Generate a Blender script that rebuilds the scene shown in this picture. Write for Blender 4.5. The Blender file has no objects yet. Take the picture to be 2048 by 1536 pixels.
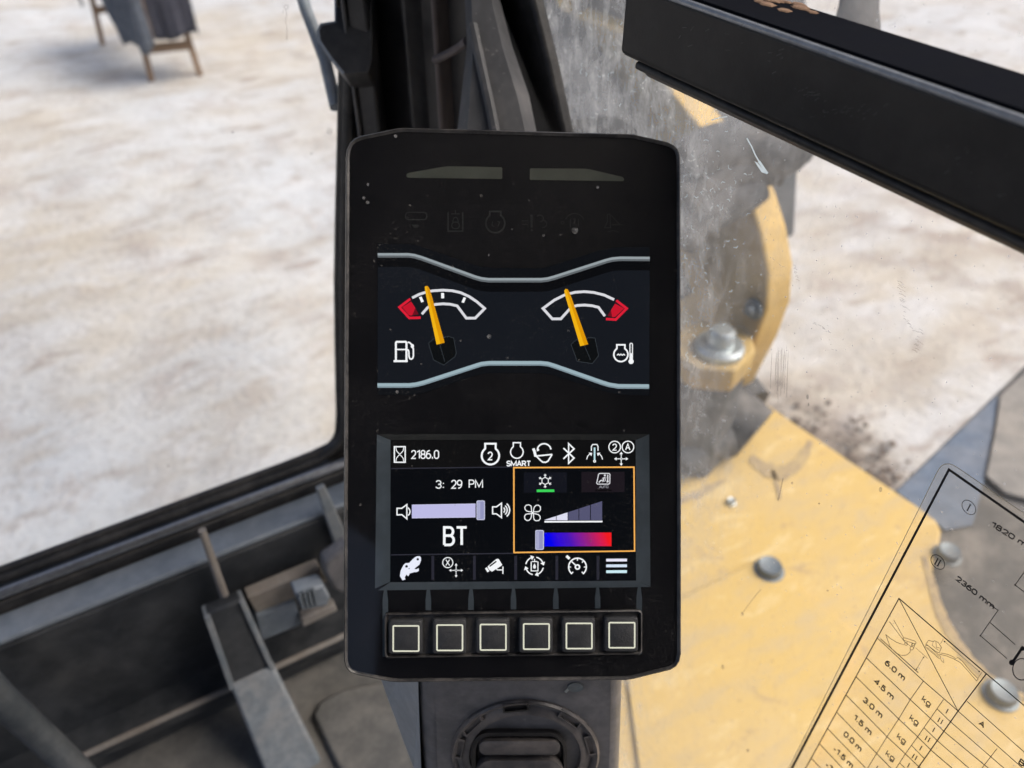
import bpy, math, random
from mathutils import Vector, noise as mnoise
random.seed(7)
S = bpy.context.scene
COL = S.collection
R = math.radians

# ------------------------------------------------------------------ camera
EYE = Vector((0.0, 0.0, 2.3))
YAW, PITCH = R(30), R(40)             # turned to the right of straight ahead (+Y), looking down
FPX = 1540.0                          # focal length in pixels of the 2048 wide photograph
Fv = Vector((math.sin(YAW)*math.cos(PITCH), math.cos(YAW)*math.cos(PITCH), -math.sin(PITCH)))
Rv = Vector((math.cos(YAW), -math.sin(YAW), 0))
Uv = Rv.cross(Fv)
cd = bpy.data.cameras.new('camera'); cam = bpy.data.objects.new('camera', cd); COL.objects.link(cam)
cam.location = EYE
cam.rotation_euler = (math.pi/2-PITCH, 0, -YAW)
cd.sensor_width = 36; cd.lens = FPX/2048*36
cd.clip_start = 0.02; cd.clip_end = 800
cd.dof.use_dof = True; cd.dof.focus_distance = 0.385; cd.dof.aperture_fstop = 7.0
S.camera = cam

# ------------------------------------------------------------------ light: bright overcast day
SUN_EL, SUN_AZ = R(52), R(115)        # azimuth clockwise from +Y
EXPO = 0.62
w = bpy.data.worlds.new('World'); S.world = w; w.use_nodes = True
nt = w.node_tree; bg = nt.nodes['Background']
sky = nt.nodes.new('ShaderNodeTexSky'); sky.sky_type = 'NISHITA'; sky.sun_disc = False
sky.sun_elevation = SUN_EL; sky.sun_rotation = SUN_AZ
sky.air_density = 0.8; sky.dust_density = 6.0; sky.ozone_density = 0.6
nt.links.new(sky.outputs[0], bg.inputs[0]); bg.inputs[1].default_value = 0.13
sd = bpy.data.lights.new('sun', 'SUN'); so = bpy.data.objects.new('sun', sd); COL.objects.link(so)
sd.energy = 1.2; sd.angle = R(45); sd.color = (1.0, 0.965, 0.90)
sdir = Vector((math.sin(SUN_AZ)*math.cos(SUN_EL), math.cos(SUN_AZ)*math.cos(SUN_EL), math.sin(SUN_EL)))
so.rotation_euler = (-sdir).to_track_quat('-Z', 'Y').to_euler()
S.view_settings.view_transform = 'Standard'; S.view_settings.look = 'None'
S.view_settings.exposure = EXPO; S.view_settings.gamma = 1.0; S.view_settings.use_curve_mapping = False
S.render.engine = 'CYCLES'
S.cycles.use_denoising = True
S.cycles.max_bounces = 7; S.cycles.diffuse_bounces = 3; S.cycles.glossy_bounces = 3; S.cycles.transparent_max_bounces = 12
S.cycles.use_adaptive_sampling = True; S.cycles.adaptive_threshold = 0.02
S.cycles.caustics_reflective = False; S.cycles.caustics_refractive = False
S.cycles.sample_clamp_indirect = 6.0

# ------------------------------------------------------------------ where a sight line meets the planes of the cab
def ray(px, py): return Fv + Rv*((px-1024)/FPX) + Uv*((768-py)/FPX)
def at_t(px, py, t): return EYE + ray(px, py)*t
def on_x(px, py, x): d = ray(px, py); return EYE + d*(x/d.x)
def on_y(px, py, y): d = ray(px, py); return EYE + d*(y/d.y)
def on_z(px, py, z): d = ray(px, py); return EYE + d*((z-EYE.z)/d.z)
XG = 0.30      # right-hand window pane
YF = 0.62      # windscreen

# ------------------------------------------------------------------ materials
def lin(c):
    return tuple((v/255/12.92 if v/255 <= .04045 else ((v/255+.055)/1.055)**2.4) for v in c)
MC = {}
class NT:
    def __init__(s, name):
        s.m = bpy.data.materials.new(name); s.m.use_nodes = True; s.t = s.m.node_tree
        s.p = s.t.nodes['Principled BSDF']; s.out = s.t.nodes['Material Output']
    def n(s, kind, **kw):
        x = s.t.nodes.new(kind)
        for k, v in kw.items():
            if k.startswith('i_'):
                x.inputs[int(k[2:]) if k[2:].isdigit() else k[2:].replace('_', ' ')].default_value = v
            else: setattr(x, k, v)
        return x
    def l(s, a, b): s.t.links.new(a, b)
    def coord(s, scale=(1, 1, 1), kind='Object', rot=(0, 0, 0)):
        c = s.n('ShaderNodeTexCoord'); mp = s.n('ShaderNodeMapping')
        mp.inputs['Scale'].default_value = scale; mp.inputs['Rotation'].default_value = rot
        s.l(c.outputs[kind], mp.inputs[0]); return mp.outputs[0]
    def noise(s, co, scale, detail=6, rough=.6, dist=0.0):
        x = s.n('ShaderNodeTexNoise'); x.inputs['Scale'].default_value = scale; x.inputs['Detail'].default_value = detail
        x.inputs['Roughness'].default_value = rough; x.inputs['Distortion'].default_value = dist
        s.l(co, x.inputs['Vector']); return x.outputs['Fac']
    def ramp(s, fac, a, b, va=0., vb=1.):
        x = s.n('ShaderNodeMapRange'); x.interpolation_type = 'SMOOTHSTEP'
        x.inputs[1].default_value = a; x.inputs[2].default_value = b; x.inputs[3].default_value = va; x.inputs[4].default_value = vb
        s.l(fac, x.inputs[0]); return x.outputs[0]
    def math(s, op, a, b=None):
        x = s.n('ShaderNodeMath', operation=op)
        for i, v in enumerate((a, b)):
            if v is None: continue
            if isinstance(v, (int, float)): x.inputs[i].default_value = v
            else: s.l(v, x.inputs[i])
        return x.outputs[0]
    def mix(s, fac, a, b):
        x = s.n('ShaderNodeMix', data_type='RGBA')
        if isinstance(fac, (int, float)): x.inputs[0].default_value = fac
        else: s.l(fac, x.inputs[0])
        for i, v in ((6, a), (7, b)):
            if isinstance(v, tuple): x.inputs[i].default_value = (*v[:3], 1)
            else: s.l(v, x.inputs[i])
        return x.outputs[2]
    def sheen(s, f0=.04, gain=1.0):
        lw = s.n('ShaderNodeLayerWeight'); lw.inputs[0].default_value = .5
        p5 = s.math('POWER', lw.outputs['Facing'], 5.0)
        return s.math('MULTIPLY', s.math('ADD', s.math('MULTIPLY', p5, 1-f0), f0), gain)
    def bump(s, h, strength=.3, dist=.002):
        x = s.n('ShaderNodeBump'); x.inputs['Strength'].default_value = strength; x.inputs['Distance'].default_value = dist
        s.l(h, x.inputs['Height']); s.l(x.outputs[0], s.p.inputs['Normal'])

def surf(name, col, rough=.5, dust=None, amount=.5, scale=12, metal=0, spec=.5, bump=.15, fine=250, stretch=(1, 1, 1)):
    """solid surface with grain; dust = colour of the dirt lying on it in blotches"""
    if name in MC: return MC[name]
    k = NT(name); co = k.coord(stretch); co1 = k.coord()
    n1 = k.noise(co, scale, 4, .65, .4); n2 = k.noise(co1, fine, 2, .6); n3 = k.noise(co, scale*5, 3, .7)
    base = k.mix(k.ramp(n3, .35, .7), tuple(c*.86 for c in col), tuple(min(1, c*1.12) for c in col))
    if dust:
        f = k.math('MULTIPLY', k.ramp(k.math('ADD', k.math('MULTIPLY', n1, .7), k.math('MULTIPLY', n3, .3)), .38, .68), amount)
        sp = k.math('MULTIPLY', k.ramp(n2, .64, .74), amount*.8)
        f = k.math('MAXIMUM', f, sp)
        base = k.mix(f, base, dust)
        r = k.math('ADD', k.math('MULTIPLY', f, .4), rough)
        k.l(r, k.p.inputs['Roughness'])
    else:
        k.l(k.ramp(n3, .3, .7, rough*.85, min(1, rough*1.15)), k.p.inputs['Roughness'])
    k.l(base, k.p.inputs['Base Color'])
    k.p.inputs['Metallic'].default_value = metal; k.p.inputs['Specular IOR Level'].default_value = spec
    if bump: k.bump(n2, bump, .0008)
    MC[name] = k.m; return k.m

def glow(rgb, gain=1.0):
    """lit pixels of the display; rgb as seen in the photograph"""
    key = ('glow', rgb, gain)
    if key in MC: return MC[key]
    k = NT('display_light_%d_%d_%d' % rgb)
    k.t.nodes.remove(k.p); e = k.n('ShaderNodeEmission')
    e.inputs[0].default_value = (*lin(rgb), 1); e.inputs[1].default_value = gain/2**EXPO
    k.l(e.outputs[0], k.out.inputs[0]); k.m.cycles.emission_sampling = 'NONE'
    MC[key] = k.m; return k.m

DUSTC = (.36, .33, .30)
TAN = (.42, .34, .24)
M_black = surf('black_plastic', (.012, .012, .014), .42, DUSTC, .06, 9)
M_face = surf('black_panel_face', (.0015, .0015, .003), .6, None, spec=.2, bump=0)
M_shell = surf('monitor_shell_plastic', (.018, .018, .020), .28, DUSTC, .24, 40, bump=.2, fine=900)
M_pill = surf('pillar_plastic', (.016, .017, .02), .5, DUSTC, .10, 8)
M_pilld = surf('dusty_grey_plastic', (.058, .060, .066), .6, (.30, .285, .28), .40, 7, stretch=(1, 1, .35))
M_pillb = surf('dusty_brown_plastic', (.10, .085, .085), .65, (.34, .28, .25), .40, 9, stretch=(1, 1, .3))
M_rub = surf('rubber_seal', (.011, .011, .012), .55, DUSTC, .10, 30)
M_rubd = surf('dusty_rubber', (.03, .028, .027), .6, (.25, .19, .15), .55, 26)
M_tube = surf('satin_metal_trim', (.36, .37, .39), .28, DUSTC, .12, 30, metal=.85, bump=0)
M_bar = surf('bar_black_paint', (.011, .011, .012), .52, DUSTC, .04, 14, spec=.32, bump=.12, fine=500)
M_matte = surf('bar_top_shade', (.008, .009, .013), .95, None, spec=.02, bump=0)
M_edge = surf('edge_highlight', (.26, .28, .31), .28, DUSTC, .1, 40, metal=.3)  # pale tone imitates the highlight on the bar edge
M_col = surf('console_plastic', (.11, .113, .125), .36, (.36, .33, .32), .35, 13, bump=.2)
M_flank = surf('lit_flank_grey', (.30, .33, .36), .4, (.42, .40, .38), .3, 20)  # paler than the column: light on its flank put into the colour
M_dial = surf('dial_plastic', (.06, .06, .066), .34, (.34, .29, .26), .4, 16)
M_wall = surf('front_panel_plastic', (.028, .032, .038), .45, (.17, .17, .17), .35, 7)
M_ledge = surf('ledge_grey', (.19, .225, .27), .45, (.28, .29, .30), .35, 8)
M_arm = surf('lever_grey_paint', (.18, .21, .24), .42, (.36, .33, .30), .4, 16)
M_hose = surf('hose_grey', (.06, .07, .08), .55, (.2, .19, .18), .3, 12)
M_outbar = surf('outer_bar_grey', (.15, .18, .21), .45, (.2, .2, .2), .3, 30)
M_mat = surf('floor_mat', (.11, .11, .108), .8, (.27, .25, .22), .45, 8)
M_tan = surf('dusty_edge', (.28, .26, .24), .8, (.20, .165, .14), .6, 30)
M_yel = surf('yellow_paint', (.66, .43, .105), .5, (.50, .40, .24), .55, 5, bump=.1)
def deck_paint():
    k = NT('worn_yellow_deck'); co = k.coord(); st = k.coord((1, 3.2, 1), rot=(0, 0, R(35)))
    n1 = k.noise(co, 4, 4, .6); n2 = k.noise(st, 9, 5, .68, .4); n3 = k.noise(co, 60, 4, .7); n4 = k.noise(co, 190, 2, .6); n5 = k.noise(co, 17, 5, .7, .8)
    c = k.mix(k.ramp(n1, .35, .65), (.59, .41, .125), (.58, .42, .165))
    c = k.mix(k.math('MULTIPLY', k.ramp(n2, .46, .68), .7), c, (.50, .385, .20))
    c = k.mix(k.math('MULTIPLY', k.ramp(n2, .45, .30), .6), c, (.70, .56, .29))
    c = k.mix(k.math('MULTIPLY', k.ramp(n5, .58, .70), .55), c, (.36, .26, .15))
    c = k.mix(k.math('MULTIPLY', k.ramp(n4, .66, .72), .55), c, (.22, .15, .09))
    k.l(c, k.p.inputs['Base Color']); k.l(k.ramp(n3, .3, .7, .38, .7), k.p.inputs['Roughness']); k.bump(n3, .12, .001); return k.m
M_deck = deck_paint()
M_yelmid = surf('dusty_yellow_paint', (.50, .35, .12), .6, (.26, .22, .17), .75, 9)
M_yeldirty = surf('muddy_yellow_paint', (.52, .375, .16), .7, (.24, .205, .16), .75, 5)
M_dark = surf('muddy_black_steel', (.04, .043, .047), .6, (.24, .225, .21), .8, 6)
M_boom = surf('dusty_boom_shade', (.05, .056, .064), .55, (.20, .20, .20), .5, 3)  # dark grey holds the shade on the boom's sides; dust lies over it
M_blue = surf('blue_grey_paint', (.085, .125, .19), .55, (.33, .31, .29), .3, 6)
M_grit = surf('grit_grey', (.23, .22, .205), .85, (.36, .33, .29), .6, 5)
M_zinc = surf('zinc_bolt', (.50, .56, .58), .32, (.4, .37, .33), .3, 60, metal=.7)
M_steel = surf('dark_bolt', (.15, .19, .22), .42, (.22, .21, .2), .5, 60, metal=.5)
M_wood = surf('weathered_wood', (.24, .15, .085), .8, (.16, .12, .1), .5, 6)
M_cloth = surf('dark_cloth', (.028, .029, .042), .9, (.07, .07, .09), .5, 5)
M_cblue = surf('blue_cloth', (.05, .06, .08), .9, (.15, .17, .20), .5, 5)
M_ink = surf('black_ink', (.012, .011, .014), .6, None, bump=0, spec=.2)
M_printed = surf('slate_print', (.058, .074, .088), .5, None, bump=0, spec=.3)
M_print2 = surf('dim_print', (.020, .022, .022), .6, None, bump=0, spec=.2)
M_print3 = surf('lamp_window_print', (.052, .058, .047), .6, None, bump=0, spec=.3)
M_head = surf('headliner', (.018, .018, .02), .9)

# ------------------------------------------------------------------ mesh helpers
ORI = {}
def link(name, verts, faces, m, parent=None, smooth=False, bevel=0):
    o0 = ORI.get(parent, Vector((0, 0, 0))) if parent else None
    vs = [Vector(v) for v in verts]
    if parent is None:
        lo = Vector((min(v[i] for v in vs) for i in range(3))); hi = Vector((max(v[i] for v in vs) for i in range(3)))
        o0 = Vector(((lo.x+hi.x)/2, (lo.y+hi.y)/2, lo.z))
    me = bpy.data.meshes.new(name)
    me.from_pydata([tuple(v-o0) for v in vs], [], faces); me.validate(); me.update()
    mats = m if isinstance(m, (list, tuple)) else [m]
    for x in mats: me.materials.append(x)
    ob = bpy.data.objects.new(name, me); COL.objects.link(ob)
    if parent: ob.parent = parent
    else: ob.location = o0
    ORI[ob] = o0
    if smooth:
        for p in me.polygons: p.use_smooth = True
        if smooth != 'all':
            try: me.set_sharp_from_angle(angle=R(40))
            except Exception: pass
    if bevel:
        b = ob.modifiers.new('bevel', 'BEVEL'); b.width = bevel; b.segments = 3; b.limit_method = 'ANGLE'
        b.harden_normals = False
        for p in me.polygons: p.use_smooth = True
        try: me.set_sharp_from_angle(angle=R(60))
        except Exception: pass
    return ob
def root(name, loc, label, cat, group=None):
    o = bpy.data.objects.new(name, None); COL.objects.link(o); o.location = loc; o.empty_display_size = .02
    o['label'] = label; o['category'] = cat; o['kind'] = 'thing'
    if group: o['group'] = group
    ORI[o] = Vector(loc); return o
def tag(o, label=None, cat=None, kind=None, group=None):
    if label: o['label'] = label
    if cat: o['category'] = cat; o['kind'] = 'thing'
    if kind: o['kind'] = kind
    if group: o['group'] = group
    return o

def box_v(x0, x1, y0, y1, z0, z1):
    v = [(x, y, z) for x in (x0, x1) for y in (y0, y1) for z in (z0, z1)]
    f = [(0, 1, 3, 2), (4, 6, 7, 5), (0, 4, 5, 1), (2, 3, 7, 6), (0, 2, 6, 4), (1, 5, 7, 3)]
    return v, f
def box(name, x0, x1, y0, y1, z0, z1, m, parent=None, bevel=0):
    return link(name, *box_v(x0, x1, y0, y1, z0, z1), m, parent, bevel=bevel)
def prism_v(pts, off):
    """closed polygon of 3-D points swept by the vector off"""
    n = len(pts); v = [Vector(p) for p in pts] + [Vector(p)+off for p in pts]
    f = [tuple(range(n)), tuple(range(2*n-1, n-1, -1))] + [(i, n+i, n+(i+1) % n, (i+1) % n) for i in range(n)]
    return v, f
def slab(name, pts, off, m, parent=None, bevel=0):
    return link(name, *prism_v(pts, Vector(off)), m, parent, bevel=bevel)
def loft(name, loops, m, parent=None, cap0=True, cap1=True, smooth=True, bevel=0):
    n = len(loops[0]); v = [p for lp in loops for p in lp]; f = []
    for k in range(len(loops)-1):
        for i in range(n):
            f.append((k*n+i, k*n+(i+1) % n, (k+1)*n+(i+1) % n, (k+1)*n+i))
    if cap0: f.append(tuple(range(n-1, -1, -1)))
    if cap1: f.append(tuple((len(loops)-1)*n+i for i in range(n)))
    return link(name, v, f, m, parent, smooth=smooth, bevel=bevel)
def tube(name, pts, r, m, parent=None, seg=12, r1=None):
    pts = [Vector(p) for p in pts]; loops = []
    for i, p in enumerate(pts):
        d = (pts[min(i+1, len(pts)-1)] - pts[max(i-1, 0)]).normalized()
        a = d.cross(Vector((0, 0, 1)));
        if a.length < 1e-3: a = d.cross(Vector((1, 0, 0)))
        a.normalize(); b = d.cross(a)
        rr = r if r1 is None else r+(r1-r)*i/max(1, len(pts)-1)
        loops.append([p + (a*math.cos(2*math.pi*j/seg)+b*math.sin(2*math.pi*j/seg))*rr for j in range(seg)])
    return loft(name, loops, m, parent)
def spline(pts, n=8):
    pts = [Vector(p) for p in pts]; out = []
    for i in range(len(pts)-1):
        p0 = pts[max(i-1, 0)]; p1 = pts[i]; p2 = pts[i+1]; p3 = pts[min(i+2, len(pts)-1)]
        for k in range(n):
            t = k/n
            out.append(.5*((2*p1)+(p2-p0)*t+(2*p0-5*p1+4*p2-p3)*t*t+(3*p1-p0-3*p2+p3)*t**3))
    out.append(pts[-1]); return out

# flat print laid on a plane: shapes are drawn in photo units and mapped to the plane
def Z(x0, y0, s):
    return lambda pts: [(x0+x/s, y0+y/s) for x, y in pts]
def arc(cx, cy, rx, ry, a0, a1, n=20):
    return [(cx+rx*math.cos(R(a0+(a1-a0)*i/n)), cy+ry*math.sin(R(a0+(a1-a0)*i/n))) for i in range(n+1)]
def rrect(x0, y0, x1, y1, r, n=4):
    o = []
    for cx, cy, a in ((x1-r, y0+r, -90), (x1-r, y1-r, 0), (x0+r, y1-r, 90), (x0+r, y0+r, 180)):
        o += arc(cx, cy, r, r, a, a+90, n)
    return o
def _A(cx, cy, rx, ry, a0, a1, n=14): return arc(cx, cy, rx, ry, a0, a1, n)
def _ov(x0, y0, x1, y1, r): return rrect(x0, y0, x1, y1, r, 5)
# single-line letter shapes: (advance, [(points, closed)]) on a cap height of 1
GL = {'0': (.56, [(_ov(0, 0, .56, 1, .27), 1)]), '1': (.36, [([(0, .80), (.33, .98), (.33, 0)], 0)]),
 '2': (.56, [(_A(.28, .72, .27, .28, 170, -18)+[(.50, .50), (.03, 0), (.57, 0)], 0)]),
 '3': (.55, [(_A(.27, .745, .25, .255, 165, -75)+[(.25, .52)], 0), ([(.25, .52)]+_A(.27, .27, .28, .27, 78, -165), 0)]),
 '4': (.58, [([(.44, 0), (.44, .98), (.0, .28), (.60, .28)], 0)]),
 '5': (.55, [([(.50, 1), (.10, 1), (.05, .50)]+_A(.26, .32, .29, .32, 125, -160), 0)]),
 '6': (.56, [(_ov(0, 0, .56, .60, .27), 1), ([(.0, .34), (.02, .60), (.12, .84), (.28, .97), (.46, .99)], 0)]),
 '8': (.56, [(_ov(0, 0, .56, .53, .25), 1), (_ov(.03, .53, .53, 1, .23), 1)]),
 '9': (.56, [(_ov(0, .40, .56, 1, .27), 1), ([(.56, .66), (.54, .40), (.44, .16), (.28, .03), (.10, .01)], 0)]),
 '.': (.18, [([(.09, -.04), (.09, .20)], 0)]), ':': (.14, [([(.07, .04), (.07, .19)], 0), ([(.07, .56), (.07, .71)], 0)]), '-': (.34, [([(.0, .36), (.30, .36)], 0)]), ' ': (.22, []),
 'A': (.66, [([(0, 0), (.33, 1), (.66, 0)], 0), ([(.12, .34), (.54, .34)], 0)]),
 'B': (.56, [([(0, 0), (0, 1), (.28, 1)]+_A(.30, .765, .22, .235, 88, -88)+[(.05, .53)], 0), ([(.05, .53), (.30, .53)]+_A(.31, .265, .25, .265, 88, -88)+[(0, 0)], 0)]),
 'I': (.05, [([(.02, 0), (.02, 1)], 0)]), 'M': (.80, [([(0, 0), (0, 1), (.40, .12), (.80, 1), (.80, 0)], 0)]), 'O': (.64, [(_ov(0, 0, .64, 1, .30), 1)]),
 'P': (.55, [([(0, 0), (0, 1), (.28, 1)]+_A(.30, .73, .25, .27, 88, -88)+[(.02, .46)], 0)]), 'R': (.57, [([(0, 0), (0, 1), (.28, 1)]+_A(.29, .74, .25, .26, 88, -88)+[(.02, .48)], 0), ([(.30, .48), (.57, 0)], 0)]),
 'S': (.55, [(_A(.28, .74, .25, .26, 20, 200)+[(.12, .58), (.42, .43)]+_A(.28, .27, .27, .27, 30, -170), 0)]), 'T': (.60, [([(0, 1), (.60, 1)], 0), ([(.30, 1), (.30, 0)], 0)]),
 'U': (.58, [([(0, 1), (0, .30)]+_A(.29, .28, .29, .28, 180, 360)+[(.58, 1)], 0)]), 'X': (.60, [([(.02, 0), (.58, 1)], 0), ([(.02, 1), (.58, 0)], 0)]),
 'k': (.48, [([(0, 0), (0, 1.05)], 0), ([(.02, .26), (.42, .72)], 0), ([(.17, .42), (.46, 0)], 0)]),
 'g': (.54, [(_ov(0, .0, .50, .74, .25), 1), ([(.52, .74), (.52, -.08)]+_A(.27, -.08, .25, .22, 0, -155, 8), 0)]),
 'm': (.86, [([(0, 0), (0, .74)], 0), ([(0, .5)]+_A(.22, .50, .20, .24, 160, 0, 8)+[(.42, 0)], 0), ([(.42, .5)]+_A(.64, .50, .20, .24, 160, 0, 8)+[(.84, 0)], 0)])}
class Flat:
    def __init__(s, plane, h, z=None):
        s.plane = plane; s.h = h; s.v = []; s.f = []; s.k = 0; s.z = z or (lambda p: p)
    def _add(s, p2, faces):
        b = len(s.v); s.k += 1
        s.v += [s.plane(x, y, s.h+s.k*4e-6) for x, y in p2]
        s.f += [tuple(b+i for i in f) for f in faces]; return s
    def fill(s, pts): p = s.z(pts); return s._add(p, [tuple(range(len(p)))])
    def disc(s, cx, cy, r, ry=None): return s.fill(arc(cx, cy, r, ry or r, 0, 360-360/24, 23))
    def stroke(s, pts, wd, closed=False):
        """wd in the same units as pts"""
        n = len(pts); L = []; Rr = []
        q = [Vector((a, b)) for a, b in pts]
        for i in range(n):
            a = q[(i-1) % n] if (closed or i > 0) else None
            b = q[(i+1) % n] if (closed or i < n-1) else None
            d1 = (q[i]-a).normalized() if a is not None else None
            d2 = (b-q[i]).normalized() if b is not None else None
            if d1 is None: d1 = d2
            if d2 is None: d2 = d1
            t = d1+d2
            t = t.normalized() if t.length > 1e-6 else d1
            nn = Vector((-t.y, t.x)); c = max(.45, nn.dot(Vector((-d1.y, d1.x))))
            off = nn*(wd/2/c); L.append(tuple(q[i]+off)); Rr.append(tuple(q[i]-off))
        p = s.z(L+Rr); fc = [(i, (i+1) % n, n+(i+1) % n, n+i) for i in range(n if closed else n-1)]
        return s._add(p, fc)
    def ring(s, cx, cy, r, wd, ry=None): return s.stroke(arc(cx, cy, r, ry or r, 0, 345, 23), wd, True)
    def arrow(s, a, b, wd, hl, hw):
        a = Vector(a); b = Vector(b); d = (b-a).normalized(); nn = Vector((-d.y, d.x)); m = b-d*hl
        s.stroke([tuple(a), tuple(m)], wd); return s.fill([tuple(b), tuple(m+nn*hw), tuple(m-nn*hw)])
    def text(s, body, bl, br, tl, wt=.13):
        """letters from bl to br, cap height bl to tl; wt = line weight as a share of the cap height"""
        bl, br, tl = Vector(bl), Vector(br), Vector(tl); gap = .17
        tot = sum(GL[c][0] for c in body)+gap*(len(body)-1); x = 0; H = (tl-bl).length; wd = wt*H
        ins_ = wd/2/H; ex = (br-bl)*(1/tot); sq = (br-bl).length/tot/H
        for ch in body:
            adv, lines = GL[ch]
            for pts, cl in lines:
                q = []
                for gx, gy in pts:
                    yy = gy*(1-2*ins_)+ins_; xx = x+gx
                    q.append(tuple(bl+(br-bl)*(ins_+(xx/tot)*(1-2*ins_*H/(br-bl).length)) + (tl-bl)*yy))
                s.stroke(q, wd, bool(cl))
            x += adv+gap
        return s
    def tbox(s, body, x0, y0, x1, y1, wt=.12): return s.text(body, (x0, y1), (x1, y1), (x0, y0), wt)
    def build(s, name, m, parent): return link(name, s.v, s.f, m, parent)

# ================================================================== SETTING
# ground: one sheet, dense near the machine, reaching far out
def ground():
    N = 300; k = 5.2
    ax = [math.sinh(k*(i/N*2-1))/math.sinh(k)*260 for i in range(N+1)]
    v = []; f = []
    for j in range(N+1):
        for i in range(N+1):
            x, y = ax[i]+1.5, ax[j]+3.5
            d = math.hypot(x, y)
            h = (.05*mnoise.noise(Vector((x*.35, y*.35, 1))) + .034*mnoise.noise(Vector((x*1.3, y*1.3, 5))) + .018*mnoise.noise(Vector((x*3.6, y*3.6, 9))))
            v.append((x, y, h*max(0, 1-d/80)))
    for j in range(N):
        for i in range(N):
            a = j*(N+1)+i; f.append((a, a+1, a+N+2, a+N+1))
    k = NT('pale_trodden_ground')
    co = k.coord((1, 1, 1)); cs = k.coord((1, 2.6, 1), rot=(0, 0, R(22)))
    n1 = k.noise(co, .33, 4, .58); n2 = k.noise(cs, 1.1, 6, .68); n3 = k.noise(co, 6.0, 6, .74); n4 = k.noise(cs, 2.4, 5, .62); n5 = k.noise(co, 24, 3, .65)
    c = k.mix(k.ramp(n1, .38, .62), (.535, .555, .57), (.52, .475, .40))
    c = k.mix(k.math('MULTIPLY', k.ramp(n2, .44, .66), .7), c, (.59, .595, .60))
    c = k.mix(k.math('MULTIPLY', k.ramp(n2, .50, .32), .7), c, (.40, .345, .285))
    c = k.mix(k.math('MULTIPLY', k.ramp(n4, .57, .70), .7), c, (.30, .245, .205))
    n6 = k.noise(co, 3.1, 6, .7)
    c = k.mix(k.math('MULTIPLY', k.ramp(n6, .52, .68), .55), c, (.385, .32, .28))
    c = k.mix(k.math('MULTIPLY', k.ramp(n6, .46, .34), .5), c, (.63, .63, .63))
    c = k.mix(k.math('MULTIPLY', k.ramp(n3, .48, .70), .5), c, (.37, .34, .315))
    c = k.mix(k.math('MULTIPLY', k.ramp(n5, .52, .72), .35), c, (.30, .27, .25))
    # wheel ruts pressed into the ground to the right of the machine, and a darker brown patch next to it
    g = k.n('ShaderNodeNewGeometry'); P0 = on_z(1640, 440, 0); P1 = on_z(1990, 520, 0); d = (P1-P0).normalized(); nrm = Vector((-d.y, d.x, 0))
    def along(v, off):
        x = k.n('ShaderNodeVectorMath', operation='DOT_PRODUCT'); x.inputs[1].default_value = v; k.l(g.outputs['Position'], x.inputs[0]); return k.math('SUBTRACT', x.outputs['Value'], off)
    u = along(nrm, nrm.dot(P0)); v_ = along(d, d.dot(P0))
    uu = k.math('ADD', u, k.math('MULTIPLY', k.math('SUBTRACT', n2, .5), .5))
    wv = k.math('SINE', k.math('MULTIPLY', uu, 16.0)); band = k.math('MULTIPLY', k.ramp(k.math('ABSOLUTE', uu), .75, .35), k.ramp(v_, -.5, .8))
    rut = k.math('MULTIPLY', k.math('MULTIPLY', k.ramp(wv, -.2, .9), band), k.ramp(n3, .3, .6, .25, .8))
    c = k.mix(k.math('MULTIPLY', rut, .75), c, (.31, .26, .225))
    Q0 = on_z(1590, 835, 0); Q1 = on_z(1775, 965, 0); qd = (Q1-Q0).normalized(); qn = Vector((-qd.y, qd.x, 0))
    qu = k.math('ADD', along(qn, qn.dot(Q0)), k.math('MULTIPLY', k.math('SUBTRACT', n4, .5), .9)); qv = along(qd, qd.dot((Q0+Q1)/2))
    dark_patch = k.math('MULTIPLY', k.math('MULTIPLY', k.ramp(k.math('ABSOLUTE', qu), .36, .06), k.ramp(k.math('ABSOLUTE', qv), .62, .40)), k.ramp(n3, .32, .58, .2, 1))
    c = k.mix(k.math('MULTIPLY', dark_patch, .8), c, (.15, .115, .09))
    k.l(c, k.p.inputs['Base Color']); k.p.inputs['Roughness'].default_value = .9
    k.bump(k.math('ADD', n3, k.math('MULTIPLY', n5, .5)), .55, .03)
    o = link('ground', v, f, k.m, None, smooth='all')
    tag(o, 'pale trodden earth and gravel around the machine', kind='structure')
ground()

# cab shell: roof and rear wall that shade the interior, floor, front panel below the windscreen
def cab():
    tag(box('cab_roof', -.80, .34, -.95, .68, EYE.z+.52, EYE.z+.58, M_head), 'dark cab roof', kind='structure')
    tag(box('cab_wall_rear', -.80, .34, -1.0, -.95, EYE.z-.86, EYE.z+.52, M_head), 'dark rear cab wall', kind='structure')
    tag(box('cab_floor', -.80, .27, -.94, .575, EYE.z-.90, EYE.z-.84, M_mat), 'dusty grey-brown cab floor mat', kind='structure')
cab()

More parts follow.
